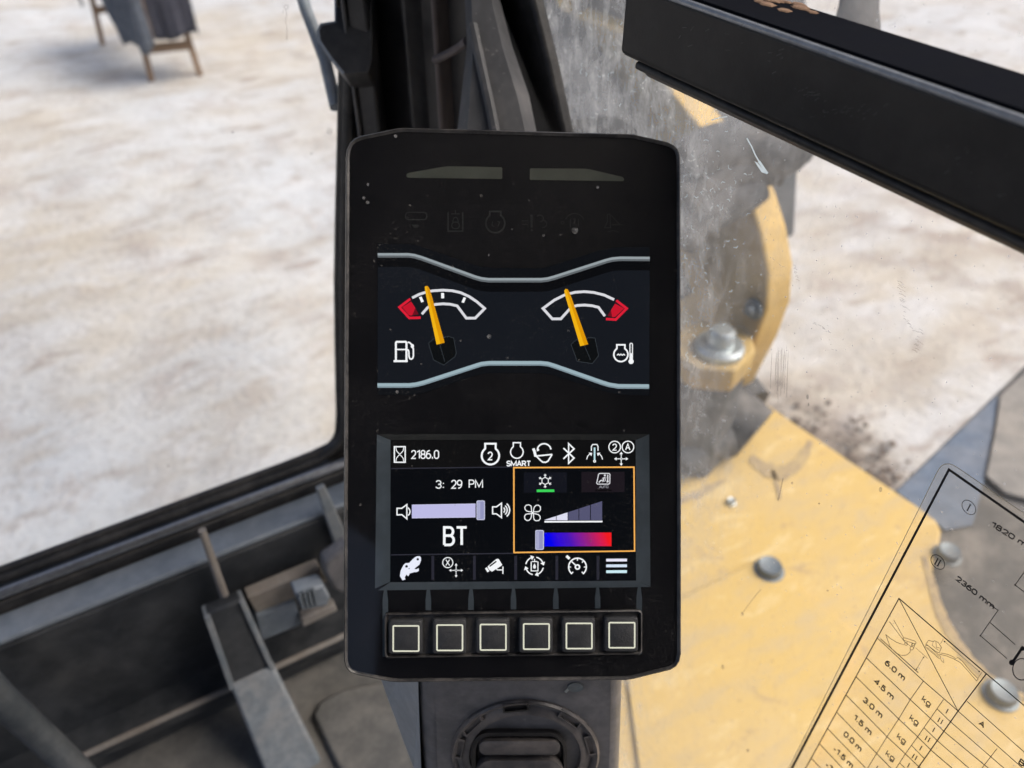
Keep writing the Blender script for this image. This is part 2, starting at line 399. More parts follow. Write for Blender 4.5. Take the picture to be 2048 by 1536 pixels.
# ================================================================== outside: trestle with cloth
def trestle():
    g = -2.3+EYE.z
    t = root('trestle_table', (.9, 8.2, g), 'weathered wooden trestle standing on pale ground, half out of frame', 'trestle')
    H = .74
    def leg(x, y, tx, ty):
        a = .022
        lo = [(x+i*a, y+j*a, g-.02) for i, j in ((-1, -1), (1, -1), (1, 1), (-1, 1))]
        hi = [(tx+i*a*1.2, ty+j*a*1.2, g+H) for i, j in ((-1, -1), (1, -1), (1, 1), (-1, 1))]
        loft('leg', [lo, hi], M_wood, t, smooth=False)
    leg(.70, 7.50, .74, 7.56); leg(1.10, 7.42, 1.06, 7.50); leg(.49, 8.93, .55, 8.85); leg(.95, 8.86, .92, 8.80)
    def beam(name, a, b, hh, ww):
        a = Vector(a); b = Vector(b); d = (b-a).normalized(); s = d.cross(Vector((0, 0, 1))).normalized()*ww; u = Vector((0, 0, hh))
        q = [a+s+u, a-s+u, a-s-u, a+s-u]
        slab(name, q, b-a, M_wood, t)
    beam('crossbar', (.70, 7.50, g+.27), (1.10, 7.43, g+.27), .035, .02)
    beam('crossbar', (.50, 8.9, g+.30), (.94, 8.84, g+.30), .03, .02)
    beam('side_rail', (.73, 7.55, g+.62), (.55, 8.84, g+.62), .035, .02)
    beam('side_rail', (1.07, 7.50, g+.62), (.93, 8.80, g+.62), .035, .02)
    q = [(.66, 7.44, g+H+.001), (1.14, 7.38, g+H+.001), (1.0, 8.94, g+H+.001), (.44, 9.0, g+H+.001)]
    slab('table_top', q, (0, 0, .03), M_wood, t)
    # cloth hung over the frame: folded sheet with hanging front and side
    def sheet(name, path, drop, m, lab):
        path = spline(path, 14); n = len(path); v = []; f = []; rows = 9
        for i, p in enumerate(path):
            wv = .03*math.sin(i*.37)+.012*math.sin(i*1.1+1)
            dr = drop(i/(n-1))
            for r in range(rows):
                q = r/(rows-1)
                off = Vector((wv*.5*q, -.05*q + wv*q, 0))
                v.append(p + off - Vector((0, 0, dr*q)))
        for i in range(n-1):
            for r in range(rows-1):
                a = i*rows+r; f.append((a, a+1, a+rows+1, a+rows))
        o = link(name, v, f, m, None, smooth='all')
        sm = o.modifiers.new('thick', 'SOLIDIFY'); sm.thickness = .008
        tag(o, lab, 'cloth')
    sheet('cloth', [(.80, 7.36, g+H+.04), (1.0, 7.34, g+H+.045), (1.16, 7.36, g+H+.04), (1.17, 7.8, g+H+.04)],
          lambda q: .40+.02*math.sin(q*9), M_cloth, 'black cloth hanging over the near end of the wooden trestle')
    sheet('cloth', [(.40, 8.95, g+H+.04), (.42, 8.4, g+H+.045), (.55, 7.7, g+H+.04), (.66, 7.35, g+H+.04), (.78, 7.33, g+H+.04)],
          lambda q: (.36 if q < .18 else .36-.24*min(1, (q-.18)/.1) if q < .45 else .12+.34*min(1, (q-.45)/.12))+.03*math.sin(q*17), M_cblue, 'faded blue-grey cloth hanging down the long side of the trestle')
trestle()

# clods of darker earth on the ground beside the machine
def clods():
    v = []; f = []
    for i in range(130):
        px, py = random.choice([(1605+random.gauss(0, 40), 845+random.gauss(0, 16)), (1735+random.gauss(0, 26), 915+random.gauss(0, 30)), (1680+random.gauss(0, 40), 890+random.gauss(0, 24)), (1760+random.gauss(0, 20), 950+random.gauss(0, 14))])
        c = on_z(px, py, 0); r = random.uniform(.005, .020)*random.uniform(.5, 1.2); b = len(v)
        for j in range(5):
            th = math.pi*j/4
            for k in range(7):
                a = 2*math.pi*k/7; rr = r*(1+.35*mnoise.noise(Vector((i*3.1+j, k*1.7, i))))
                v.append((c.x+rr*math.sin(th)*math.cos(a)*1.2, c.y+rr*math.sin(th)*math.sin(a), rr*math.cos(th)*.5))
        for j in range(4):
            for k in range(7):
                f.append((b+j*7+k, b+(j+1)*7+k, b+(j+1)*7+(k+1) % 7, b+j*7+(k+1) % 7))
    m = surf('brown_earth', (.16, .125, .10), .95, (.34, .29, .24), .5, 8)
    tag(link('earth_clods', v, f, m, None, smooth='all'), 'scatter of brown earth clods beside the yellow deck', 'earth', kind='stuff')
clods()

# ================================================================== machine outside the right window
DZ = EYE.z-1.0
def P(px, py, z=DZ): return on_z(px, py, z)
def bolt(parent, c, r, m, h=None, up=Vector((0, 0, 1)), washer=True):
    h = h or r*.7
    a = up.cross(Vector((1, .3, 0))).normalized(); b = up.cross(a)
    def loop(rr, hh, n): return [c + (a*math.cos(2*math.pi*i/n)+b*math.sin(2*math.pi*i/n))*rr + up*hh for i in range(n)]
    bo = loft('bolt', [loop(r*.70, 0, 24), loop(r*.70, .003, 24), loop(r*.56, .0035, 24), loop(r*.56, h*.8, 24), loop(r*.50, h, 24), loop(r*.30, h*.9, 24)], m, parent) if not washer else None
    if washer:
        bo = loft('bolt', [loop(r, -.002, 28), loop(r, h*.25, 28), loop(r*.86, h*.42, 28), loop(r*.55, h*.42, 28), loop(r*.52, h*1.05, 28), loop(r*.40, h*1.2, 28)], m, parent)
    return bo
def deck():
    d = root('side_deck', (.66, .3, DZ-.35), 'yellow painted side deck of the machine with bolt heads', 'deck')
    curve = [(1489, 776), (1650, 886), (1841, 1015), (1874, 1040), (1884, 1062), (1880, 1090), (1868, 1125), (1864, 1170), (1880, 1235), (1922, 1300), (1985, 1350), (2048, 1385), (2140, 1425)]
    pts = [P(*c) for c in curve]
    pts = [Vector((.325, .80, DZ)), Vector((.96, .80, DZ))] + pts + [Vector((.90, -.35, DZ)), Vector((.325, -.35, DZ))]
    slab('deck_plate', pts, (0, 0, -.05), M_deck, d, bevel=.006)
    box('deck_skirt', .34, .90, -.3, .76, DZ-.75, DZ-.052, M_dark, d)
    # raised lap plate towards the cab
    lap = [P(1250, 1320, DZ+.007), P(1345, 1205, DZ+.007), P(1520, 1120, DZ+.007), P(1580, 1160, DZ+.007), P(1720, 1275, DZ+.007), P(1560, 1700, DZ+.007), P(1300, 1700, DZ+.007)]
    slab('lap_plate', lap, (0, 0, -.0065), M_deck, d, bevel=.0015)
    for a, b in ((lap[1], lap[2]), (lap[2], lap[4])):
        tube('weld_seam', [a+(b-a)*(i/24)+Vector((0, 0, -.004+.0006*random.random())) for i in range(25)], .0035, M_deck, d, 8)
    # dried mud trailed over the paint
    mud = surf('brown_mud', (.36, .28, .18), .9, (.52, .40, .2), .8, 30)
    def streak(pts, wd, zz=.0012):
        c = spline([Vector((x, y, 0)) for x, y in pts], 7); L = []; Q = []
        for i, p in enumerate(c):
            d_ = (c[min(i+1, len(c)-1)]-c[max(i-1, 0)]).normalized(); n_ = Vector((-d_.y, d_.x, 0)); q = i/(len(c)-1)
            w_ = wd*(.35+.65*math.sin(math.pi*min(1, .08+q*.92)))*(1+.45*mnoise.noise(Vector((i*.7, wd, 3))))
            L.append(p+n_*w_*.5); Q.append(p-n_*w_*.5)
        n = len(c); link('mud_streak', [P(p.x, p.y, DZ+zz) for p in L+Q], [(i, i+1, n+i+1, n+i) for i in range(n-1)], mud, d)
    streak([(1848, 1112), (1862, 1160), (1880, 1222), (1908, 1275), (1950, 1330), (2010, 1378), (2070, 1405)], 20)
    streak([(1500, 915), (1532, 938), (1565, 945), (1598, 925), (1622, 882)], 30)
    streak([(1545, 940), (1556, 975), (1560, 1000)], 10); streak([(1350, 1005), (1400, 985), (1450, 960)], 16)
    bolt(d, P(1537, 1142, DZ+.004), .034, M_steel, h=.016, washer=False)
    bolt(d, P(1462, 1006), .0125, M_zinc, washer=False)
    bolt(d, P(1893, 1112), .031, M_steel, h=.016, washer=False)
    bolt(d, P(2000, 1392), .034, M_steel, h=.016, washer=False)
    # dark grime block and hoses lying at the foot of the bracket
    g = root('hose_bundle', P(1430, 900), 'black muddy hose bundle lying at the foot of the yellow bracket', 'hose')
    for i, (a, b, c2, r) in enumerate([((1345, 830), (1420, 800), (1490, 850), .045), ((1340, 890), (1420, 870), (1500, 905), .05), ((1350, 950), (1400, 925), (1450, 905), .035)]):
        tube('hose', spline([P(*a)+Vector((0, 0, r)), P(*b)+Vector((0, 0, r+.02)), P(*c2)+Vector((0, 0, r))], 6), r, M_dark, g, 14)
deck()

def platform():
    z = DZ-.03
    t = root('step_platform', (1.4, .2, z-.3), 'dark dusty step platform beyond the curved cut-out of the yellow deck', 'platform')
    e = [P(1796, 976, z), P(2048, 733, z), P(2200, 590, z)]
    base = [Vector((.93, e[0].y-.005, z)), e[0], e[1], e[2], Vector((2.2, -.6, z)), Vector((.80, -.6, z)), Vector((.78, .2, z))]
    slab('tread_plate', base, (0, 0, -.04), M_dark, t)
    z2 = z+.005
    blue = [P(1792, 982, z2), P(1802, 975, z2), P(1996, 789, z2), P(1988, 850, z2), P(1968, 960, z2), P(1945, 1050, z2), P(1890, 1060, z2), P(1835, 1015, z2)]
    slab('blue_plate', blue, (0, 0, -.003), M_blue, t)
    z3 = z+.012
    gr = [P(2000, 790, z3), P(2210, 590, z3), P(2300, 900, z3), P(2110, 1010, z3), P(2010, 985, z3), P(1972, 950, z3), P(1992, 850, z3)]
    slab('grit_cover', gr, (0, 0, -.008), M_grit, t, bevel=.003)
platform()

def bracket():
    X0, X1 = .85, .905
    t = root('boom_bracket', (.88, .9, DZ), 'thick yellow boom bracket plate with dusty face behind the glass', 'bracket')
    prof = [(1478, 352), (1500, 400), (1522, 470), (1536, 545), (1532, 620), (1508, 690), (1462, 782)]
    pr = [on_x(px, py, X0) for px, py in prof]
    pr2 = [Vector((X0, p.y, p.z)) for p in pr] + [Vector((X0, .80, DZ)), Vector((X0, 1.35, DZ)), Vector((X0, 1.6, DZ+.6)), Vector((X0, 1.1, DZ+.62))]
    v, f = prism_v(pr2, Vector((X1-X0, 0, 0)))
    o = link('side_plate', v, f, [M_yel, M_yeldirty], t, bevel=.006)
    o.data.polygons[0].material_index = 1
    # ledge with the big pin bolt
    zl = DZ+.25
    c = on_z(1437, 700, zl)
    led = [on_z(1345, 705, zl), on_z(1392, 735, zl), on_z(1470, 742, zl), on_z(1512, 700, zl), on_z(1500, 655, zl), on_z(1400, 640, zl), on_z(1330, 665, zl)]
    slab('ledge', led, (0, 0, -.045), M_yelmid, t, bevel=.005)
    b = bolt(t, c+Vector((0, 0, .001)), .040, M_zinc, h=.034)
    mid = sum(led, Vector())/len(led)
    slab('ledge_shade', [mid+(p-mid)*.92-Vector((0, 0, .046)) for p in led], (0, 0, -.203), M_dark, t, bevel=.008)  # dark fill standing for the shade under the ledge
    bolt(t, on_x(1508, 618, X0-.002), .018, M_steel, up=Vector((-1, 0, 0)))
bracket()

def boom():
    t = root('excavator_boom', (1.0, 1.6, DZ+.3), 'dark dusty boom of the machine rising behind the scratched glass', 'boom')
    def sec(y, z0, z1, x0, x1): return [Vector((x0, y, z0)), Vector((x1, y, z0)), Vector((x1, y+.12, z1)), Vector((x0, y+.12, z1))]
    ez = EYE.z
    loft('boom_beam', [sec(.92, ez-.78, ez-.30, .90, 1.20), sec(1.25, ez-.72, ez+.05, .92, 1.22), sec(2.0, ez-.35, ez+.45, .94, 1.24), sec(4.5, ez+1.2, ez+1.9, .96, 1.22)], M_boom, t, smooth=False, bevel=.01)
    # yellow strips on the flank, hoses drooping to the bracket
    for (a, b, c2, r) in (((1120, -60), (1133, 40), (1136, 112), .016), ((1262, 250), (1274, 170), (1288, 60), .016), ((1455, 225), (1466, 262), (1470, 300), .012)):
        tube('yellow_strip', spline([at_t(*a, 1.45), at_t(*b, 1.42), at_t(*c2, 1.40)], 6), r, M_yel, t)
    for i, pp in enumerate(([(1370, 330), (1430, 300), (1500, 290), (1565, 300), (1590, 270)], [(1360, 390), (1420, 350), (1500, 325), (1560, 320)], [(1350, 470), (1400, 420), (1470, 385), (1505, 360)])):
        tube('hose', spline([at_t(a, b, 1.12+.02*i) for a, b in pp], 6), .038, M_dark, t, 14)
    # lower cylinder down in front, left of the bracket
    tube('cylinder', [at_t(1180, 330, 1.3), at_t(1300, 620, 1.28)], .075, M_boom, t, 20)
    tube('cylinder', [at_t(1060, -80, 1.7), at_t(1180, 330, 1.32)], .10, M_boom, t, 20)
boom()

def mirror_arm():
    p = [(1672, 70), (1690, 30), (1700, -40), (1705, -160)]
    p = [(1715, 75), (1716, 30), (1722, -30), (1730, -160)]
    pts = spline([at_t(a, b, .62) for a, b in p], 6)
    loops = []
    for i, q in enumerate(pts):
        w_ = .0175+.0012*math.sin(i*.5)
        loops.append([q+Rv*w_*math.cos(a)+Fv*.006*math.sin(a) for a in [2*math.pi*k/14 for k in range(14)]])
    o = loft('mirror_arm', loops, M_pilld, None)
    tag(o, 'flat grey mirror arm rising behind the black guard bar', 'mirror arm')
mirror_arm()

# ================================================================== glazing
def pane_material():
    k = NT('dusty_window_glass'); k.t.nodes.remove(k.p)
    tr = k.n('ShaderNodeBsdfTransparent'); tr.inputs[0].default_value = (.965, .97, .965, 1)
    gl = k.n('ShaderNodeBsdfGlossy'); gl.inputs['Roughness'].default_value = .02
    df = k.n('ShaderNodeBsdfDiffuse'); df.inputs[0].default_value = (.56, .61, .66, 1)
    tl = k.n('ShaderNodeBsdfTranslucent'); tl.inputs[0].default_value = (.60, .63, .66, 1)
    d2 = k.n('ShaderNodeMixShader'); d2.inputs[0].default_value = .55
    k.l(df.outputs[0], d2.inputs[1]); k.l(tl.outputs[0], d2.inputs[2])
    frd = k.sheen(.04, .6)
    a = k.n('ShaderNodeMixShader'); k.l(frd, a.inputs[0]); k.l(tr.outputs[0], a.inputs[1]); k.l(gl.outputs[0], a.inputs[2])
    # dust: film over the unwiped front corner of the pane, wipe streaks, specks
    g = k.n('ShaderNodeNewGeometry'); sp = k.n('ShaderNodeSeparateXYZ'); k.l(g.outputs['Position'], sp.inputs[0])
    co = k.coord((1, 1, 1)); st = k.coord((1, 4, 1.2), rot=(R(28), 0, 0))
    n1 = k.noise(co, 9, 3, .65, .3); n2 = k.noise(st, 24, 4, .7, .3); n3 = k.noise(co, 70, 4, .75, .5); n4 = k.noise(co, 420, 1, .6)
    yy = k.math('ADD', sp.outputs[1], k.math('MULTIPLY', k.math('SUBTRACT', n1, .5), .16))
    film = k.ramp(yy, .19, .33)
    tex = k.math('ADD', k.math('MULTIPLY', k.ramp(n2, .35, .75), .45), k.math('MULTIPLY', k.ramp(n3, .35, .8), .5))
    f1 = k.math('MULTIPLY', film, k.math('ADD', k.math('MULTIPLY', tex, .56), .16))
    hair = k.n('ShaderNodeTexVoronoi', feature='DISTANCE_TO_EDGE'); hair.inputs['Scale'].default_value = 55
    wv = k.n('ShaderNodeVectorMath', operation='ADD'); nv = k.n('ShaderNodeTexNoise'); nv.inputs['Scale'].default_value = 30; nv.inputs['Detail'].default_value = 3
    k.l(co, nv.inputs['Vector']); sc = k.n('ShaderNodeVectorMath', operation='SCALE'); sc.inputs['Scale'].default_value = .05
    k.l(nv.outputs['Color'], sc.inputs[0]); k.l(co, wv.inputs[0]); k.l(sc.outputs[0], wv.inputs[1]); k.l(wv.outputs[0], hair.inputs['Vector'])
    hl = k.math('MULTIPLY', k.math('MULTIPLY', k.ramp(hair.outputs['Distance'], .022, .004), k.ramp(n3, .56, .66)), k.math('MULTIPLY', film, .5))
    spk = k.math('MULTIPLY', k.ramp(n4, .70, .76), .35)
    thin = k.math('ADD', k.math('MULTIPLY', k.ramp(n2, .5, .8), .05), .05)
    tot = k.math('MINIMUM', k.math('ADD', k.math('ADD', f1, thin), k.math('ADD', spk, hl)), .9)
    b = k.n('ShaderNodeMixShader'); k.l(tot, b.inputs[0]); k.l(a.outputs[0], b.inputs[1]); k.l(d2.outputs[0], b.inputs[2])
    k.l(b.outputs[0], k.out.inputs[0]); return k.m
def clean_glass():
    k = NT('windscreen_glass'); k.t.nodes.remove(k.p)
    tr = k.n('ShaderNodeBsdfTransparent'); tr.inputs[0].default_value = (.96, .975, .97, 1)
    gl = k.n('ShaderNodeBsdfGlossy'); gl.inputs['Roughness'].default_value = .01
    df = k.n('ShaderNodeBsdfTranslucent'); df.inputs[0].default_value = (.65, .66, .66, 1)
    frd = k.sheen(.04, .6)
    a = k.n('ShaderNodeMixShader'); k.l(frd, a.inputs[0]); k.l(tr.outputs[0], a.inputs[1]); k.l(gl.outputs[0], a.inputs[2])
    co = k.coord(); n = k.noise(co, 260, 4, .6); n2 = k.noise(co, 8, 5, .6)
    t = k.math('ADD', k.math('MULTIPLY', k.ramp(n, .71, .77), .3), k.math('MULTIPLY', n2, .07))
    b = k.n('ShaderNodeMixShader'); k.l(t, b.inputs[0]); k.l(a.outputs[0], b.inputs[1]); k.l(df.outputs[0], b.inputs[2])
    k.l(b.outputs[0], k.out.inputs[0]); return k.m
M_pane = pane_material(); M_wind = clean_glass()
def glazing():
    ez = EYE.z
    o = link('side_window', [(XG, -.45, ez-.95), (XG, .60, ez-.95), (XG, .60, ez+.45), (XG, -.45, ez+.45)], [(0, 1, 2, 3)], M_pane)
    tag(o, 'dusty scratched side window pane on the right', 'window')
    # hooked scratch and smears standing on the pane
    pl = lambda x, y, h: on_x(x, y, XG)-Vector((.0004+h, 0, 0))
    k = NT('scratch_chalk'); k.t.nodes.remove(k.p); _t = k.n('ShaderNodeBsdfTranslucent'); _t.inputs[0].default_value = (.42, .50, .56, 1)
    k.l(_t.outputs[0], k.out.inputs[0])
    f = Flat(pl, 0)
    f.stroke([(1495, 276), (1504, 292), (1512, 310), (1519, 322)], 2.6)
    f.stroke([(1519, 322), (1527, 334), (1536, 347)], 5)
    f.fill([(1510, 322), (1516, 325), (1535, 348), (1524, 344)])
    f.stroke([(1424, 240), (1440, 235), (1456, 233)], 2)
    f.build('scratch', k.m, o)
    f = Flat(pl, 0)
    rnd = random.Random(3)
    for i in range(150):
        x, y = (rnd.uniform(1100, 1480), rnd.uniform(10, 420)) if i < 70 else (1365+abs(rnd.gauss(0, 75)), rnd.uniform(300, 790))
        if x < 1360 and y > 255: continue
        a = rnd.uniform(0, 6.3); L = rnd.uniform(3, 12)
        p = [(x, y), (x+L*.5*math.cos(a), y+L*.5*math.sin(a)), (x+L*math.cos(a+.7), y+L*math.sin(a+.7))]
        f.stroke(p, rnd.uniform(.5, 1.3))
    f.build('scratches', k.m, o)['kind'] = 'stuff'
    ks = NT('grey_smear'); ks.p.inputs['Base Color'].default_value = (.36, .36, .34, 1)
    ks.p.inputs['Roughness'].default_value = 1.0; _tr = ks.n('ShaderNodeBsdfTransparent'); _mx = ks.n('ShaderNodeMixShader'); _mx.inputs[0].default_value = .42
    ks.l(_tr.outputs[0], _mx.inputs[1]); ks.l(ks.p.outputs[0], _mx.inputs[2]); ks.l(_mx.outputs[0], ks.out.inputs[0])
    f = Flat(pl, 0); rnd = random.Random(5)
    def smear(cx, cy, dx, dy, n, L, sp):
        for i in range(n):
            t = i/max(1, n-1); x = cx+dx*t+rnd.uniform(-sp, sp); y = cy+dy*t+rnd.uniform(-sp, sp)
            q = rnd.uniform(.3, 1)
            f.stroke([(x, y), (x+L*.5*q, y+L*.12*q), (x+L*q, y+L*.5*q)], rnd.uniform(.5, 1.0))
    smear(1795, 560, 12, 60, 16, 14, 3); smear(1808, 630, 18, 30, 10, 12, 3); smear(1838, 655, -10, 45, 10, 13, 3)
    smear(1588, 528, 6, 28, 8, 8, 2); smear(1625, 640, 30, 20, 7, 8, 4); smear(1655, 640, 10, 60, 6, 7, 3)
    for i in range(24):
        x = 1545+rnd.uniform(0, 34); y = rnd.uniform(690, 720)
        f.stroke([(x, y), (x-3, y+rnd.uniform(40, 95))], rnd.uniform(.35, .7))
    for (x, y, rx, ry) in ((1617, 793, 2.6, 5), (1619, 808, 1.8, 3.6), (1763, 978, 3.4, 5), (1586, 965, 2, 3), (1640, 1006, 1.8, 1.8), (1657, 1180, 2.4, 1.6), (1486, 1227, 3, 4), (1447, 1333, 2.5, 5), (1497, 1500, 3, 3.5)):
        f.disc(x, y, rx, ry)
    f.stroke([(1523, 1178), (1505, 1200), (1486, 1226)], 1.6); f.stroke([(1568, 955), (1563, 980), (1558, 1000)], 2.0)
    f.build('smears', ks.m, o)['kind'] = 'stuff'
    # windscreen
    o = link('windscreen', [(-.80, YF, ez-.60), (.25, YF, ez-.60), (.25, YF, ez+.5), (-.80, YF, ez+.5)], [(0, 1, 2, 3)], M_wind)
    tag(o, 'clear windscreen pane left of the black pillar', 'window')
    pl2 = lambda x, y, h: on_y(x, y, YF)-Vector((0, .0004+h, 0))
    f = Flat(pl2, 0)
    f.ring(659, 262, 4.5, 1.8); f.disc(659, 262, 1.8); f.disc(622, 307, 1.8); f.ring(572, 14, 4, 1.3)
    f.stroke([(571, 18), (573, 30), (571, 45), (574, 60), (573, 80)], 1.3); f.stroke([(567, 20), (565, 26)], 1.2)
    f.disc(465, 264, 1.8); f.disc(336, 931, 2)
    f.build('dried_drops', ks.m, o)['kind'] = 'stuff'
glazing()

# ================================================================== windscreen seal and lower front panel
def front():
    ez = EYE.z
    s = root('windscreen_seal', (-.25, YF, ez-.64), 'black rubber windscreen seal with glossy trim tube along the sill', 'seal')
    zt = ez-.600
    def corner(inset, z, y):
        # straight run along the sill, rounded turn, then up the slightly raked pillar edge
        turn = [on_y(x-inset, yy, y) for x, yy in ((664, 893), (676, 880), (683, 862), (685, 830), (683, 700), (682, 560), (685, 420), (689, 290), (692, 150), (693, -100), (694, -400))]
        return [Vector((-.9, y, z)), Vector((turn[0].x-.05, y, z)), Vector((turn[0].x-.02, y, z+.001))] + turn
    tube('outer_lip', corner(5, zt+.006, YF-.003), .0045, M_rub, s, 10)
    tube('inner_lip', corner(-6, zt+.001, YF-.008), .0055, M_rub, s, 10)
    tube('trim_tube', [(-.9, YF-.020, zt-.005), (.26, YF-.020, zt-.005)], .0055, M_tube, s, 20)
    slab('corner_web', [on_y(x, y, YF-.001) for x, y in ((655, 905), (678, 890), (688, 862), (760, 862), (760, 960), (655, 960))], (0, .006, 0), M_rub, s)
    box('sill_strip', -.9, .27, YF-.027, YF+.01, zt-.06, zt-.010, M_rub, s, bevel=.003)
    # moulded ledge and lower wall
    q = root('front_panel', (-.25, YF-.06, ez-.9), 'dark moulded front panel under the windscreen with grey ledge', 'panel')
    zl = ez-.622
    box('ledge', -.9, .27, YF-.060, YF-.0275, zl-.007, zl, M_ledge, q, bevel=.003)  # pale blue-grey top: light from above painted into its colour
    box('lower_wall', -.9, .27, YF-.0615, YF-.03, ez-.80, zl-.0075, M_wall, q, bevel=.003)
    # step with dusty edge below the wall
    zs = ez-.79
    slab('kick_step', [Vector((-.9, YF-.06, zs)), Vector((-.25, YF-.095, zs)), Vector((.26, YF-.10, zs)), Vector((.26, YF-.02, zs)), Vector((-.9, YF-.02, zs))], (0, 0, -.02), M_wall, q, bevel=.004)
    tube('dust_edge', [(-.62, YF-.083, zs+.001), (-.25, YF-.095, zs+.001), (.26, YF-.10, zs+.001)], .0035, M_tan, q, 8)
    box('toe_board', -.9, .26, YF-.085, YF-.03, ez-.92, zs-.022, M_wall, q)
    # small dusty shelf beside the lever
    a = at_t
    slab('shelf', [on_y(494, 1196, YF-.085), on_y(640, 1135, YF-.085), on_y(655, 1165, YF-.085), on_y(515, 1232, YF-.085)], (0, .015, 0), M_tan, q, bevel=.002)
    slab('shelf_face', [on_y(512, 1234, YF-.09), on_y(592, 1203, YF-.09), on_y(604, 1250, YF-.09), on_y(520, 1285, YF-.09)], (0, .02, 0), M_ledge, q, bevel=.003)
    # lever
    L = root('floor_lever', on_z(600, 1560, ez-.84), 'grey square lever arm with thin rod standing before the front panel', 'lever')
    def bar(name, pa, pb, wa, wb, dep, m, bev):
        pa, pb = Vector(pa), Vector(pb); d = (pb-pa).normalized(); sd_ = Vector((1, 0, 0)); nn = d.cross(sd_).normalized()
        if nn.y > 0: nn = -nn
        l0 = [pa+sd_*wa/2, pa-sd_*wa/2, pa-sd_*wa/2-nn*dep, pa+sd_*wa/2-nn*dep]
        l1 = [pb+sd_*wb/2, pb-sd_*wb/2, pb-sd_*wb/2-nn*dep, pb+sd_*wb/2-nn*dep]
        return loft(name, [l0, l1], m, L, smooth=False, bevel=bev)
    tube('rod', [on_y(404, 1060, YF-.075), on_y(452, 1200, YF-.078), on_y(498, 1335, YF-.105)], .0036, M_tan, L, 10, .0055)
    pa = on_y(448, 1214, YF-.095); pm = on_y(500, 1345, YF-.12); pb = on_y(598, 1560, YF-.20)
    bar('bracket_channel', pa, pm+Vector((0, 0, -.01)), .034, .046, .018, M_wall, .003)
    bar('flange', pa+Vector((-.017, -.004, 0)), pm+Vector((-.021, -.004, -.01)), .006, .006, .022, M_arm, .001)
    bar('flange', pa+Vector((.017, -.004, 0)), pm+Vector((.021, -.004, -.01)), .005, .005, .022, M_arm, .001)
    bar('arm', pm+Vector((.001, 0, -.004)), pb, .046, .056, .025, M_arm, .004)
    # ribbed latch
    T = root('ribbed_latch', on_y(640, 1250, YF-.10), 'small grey ribbed latch beside the monitor edge on the front panel', 'latch')
    c0 = [(590, 1190), (648, 1172), (662, 1196), (655, 1212), (606, 1222)]
    slab('latch_body', [on_y(x, y, YF-.115) for x, y in c0], (0, .02, 0), M_ledge, T, bevel=.003)
    for i in range(4):
        x = 598+i*9; slab('rib', [on_y(x, 1188-i*3, YF-.118), on_y(x+4, 1187-i*3, YF-.118), on_y(x+12, 1219-i*2, YF-.118), on_y(x+8, 1220-i*2, YF-.118)], (0, .004, 0), M_arm, T)
    slab('hook', [on_y(x, y, YF-.11) for x, y in [(648, 1128), (700, 1090), (720, 1150), (690, 1190), (668, 1180), (652, 1150)]], (0, .018, 0), M_col, T, bevel=.004)
    slab('tongue', [on_y(x, y, YF-.10) for x, y in [(602, 1238), (670, 1210), (676, 1222), (606, 1256)]], (0, .012, 0), M_tan, T, bevel=.002)
    tag(slab('wall_strap', [on_y(x, y, YF-.072) for x, y in [(633, 980), (650, 972), (690, 1060), (700, 1110), (672, 1100)]], (0, .006, 0), M_arm, None, bevel=.002),
        'pale grey strap running down the front panel behind the monitor edge', 'strap')
    # hose on the far left
    h = tube('floor_hose', spline([on_y(-60, 1330, YF-.09), on_y(0, 1395, YF-.10), on_y(80, 1470, YF-.11), on_y(170, 1560, YF-.14), on_y(230, 1640, YF-.18)], 8), .013, M_hose, None, 16)
    tag(h, 'dark grey hose curving down to the floor in the lower left corner', 'hose')
    m = slab('floor_cover', [on_z(x, y, ez-.83) for x, y in [(640, 1400), (690, 1375), (900, 1340), (900, 1700), (760, 1700), (660, 1500), (625, 1430)]], (0, 0, -.02), M_mat, None, bevel=.004)
    tag(m, 'dusty beige floor cover between the lever and the console', 'floor cover')
front()

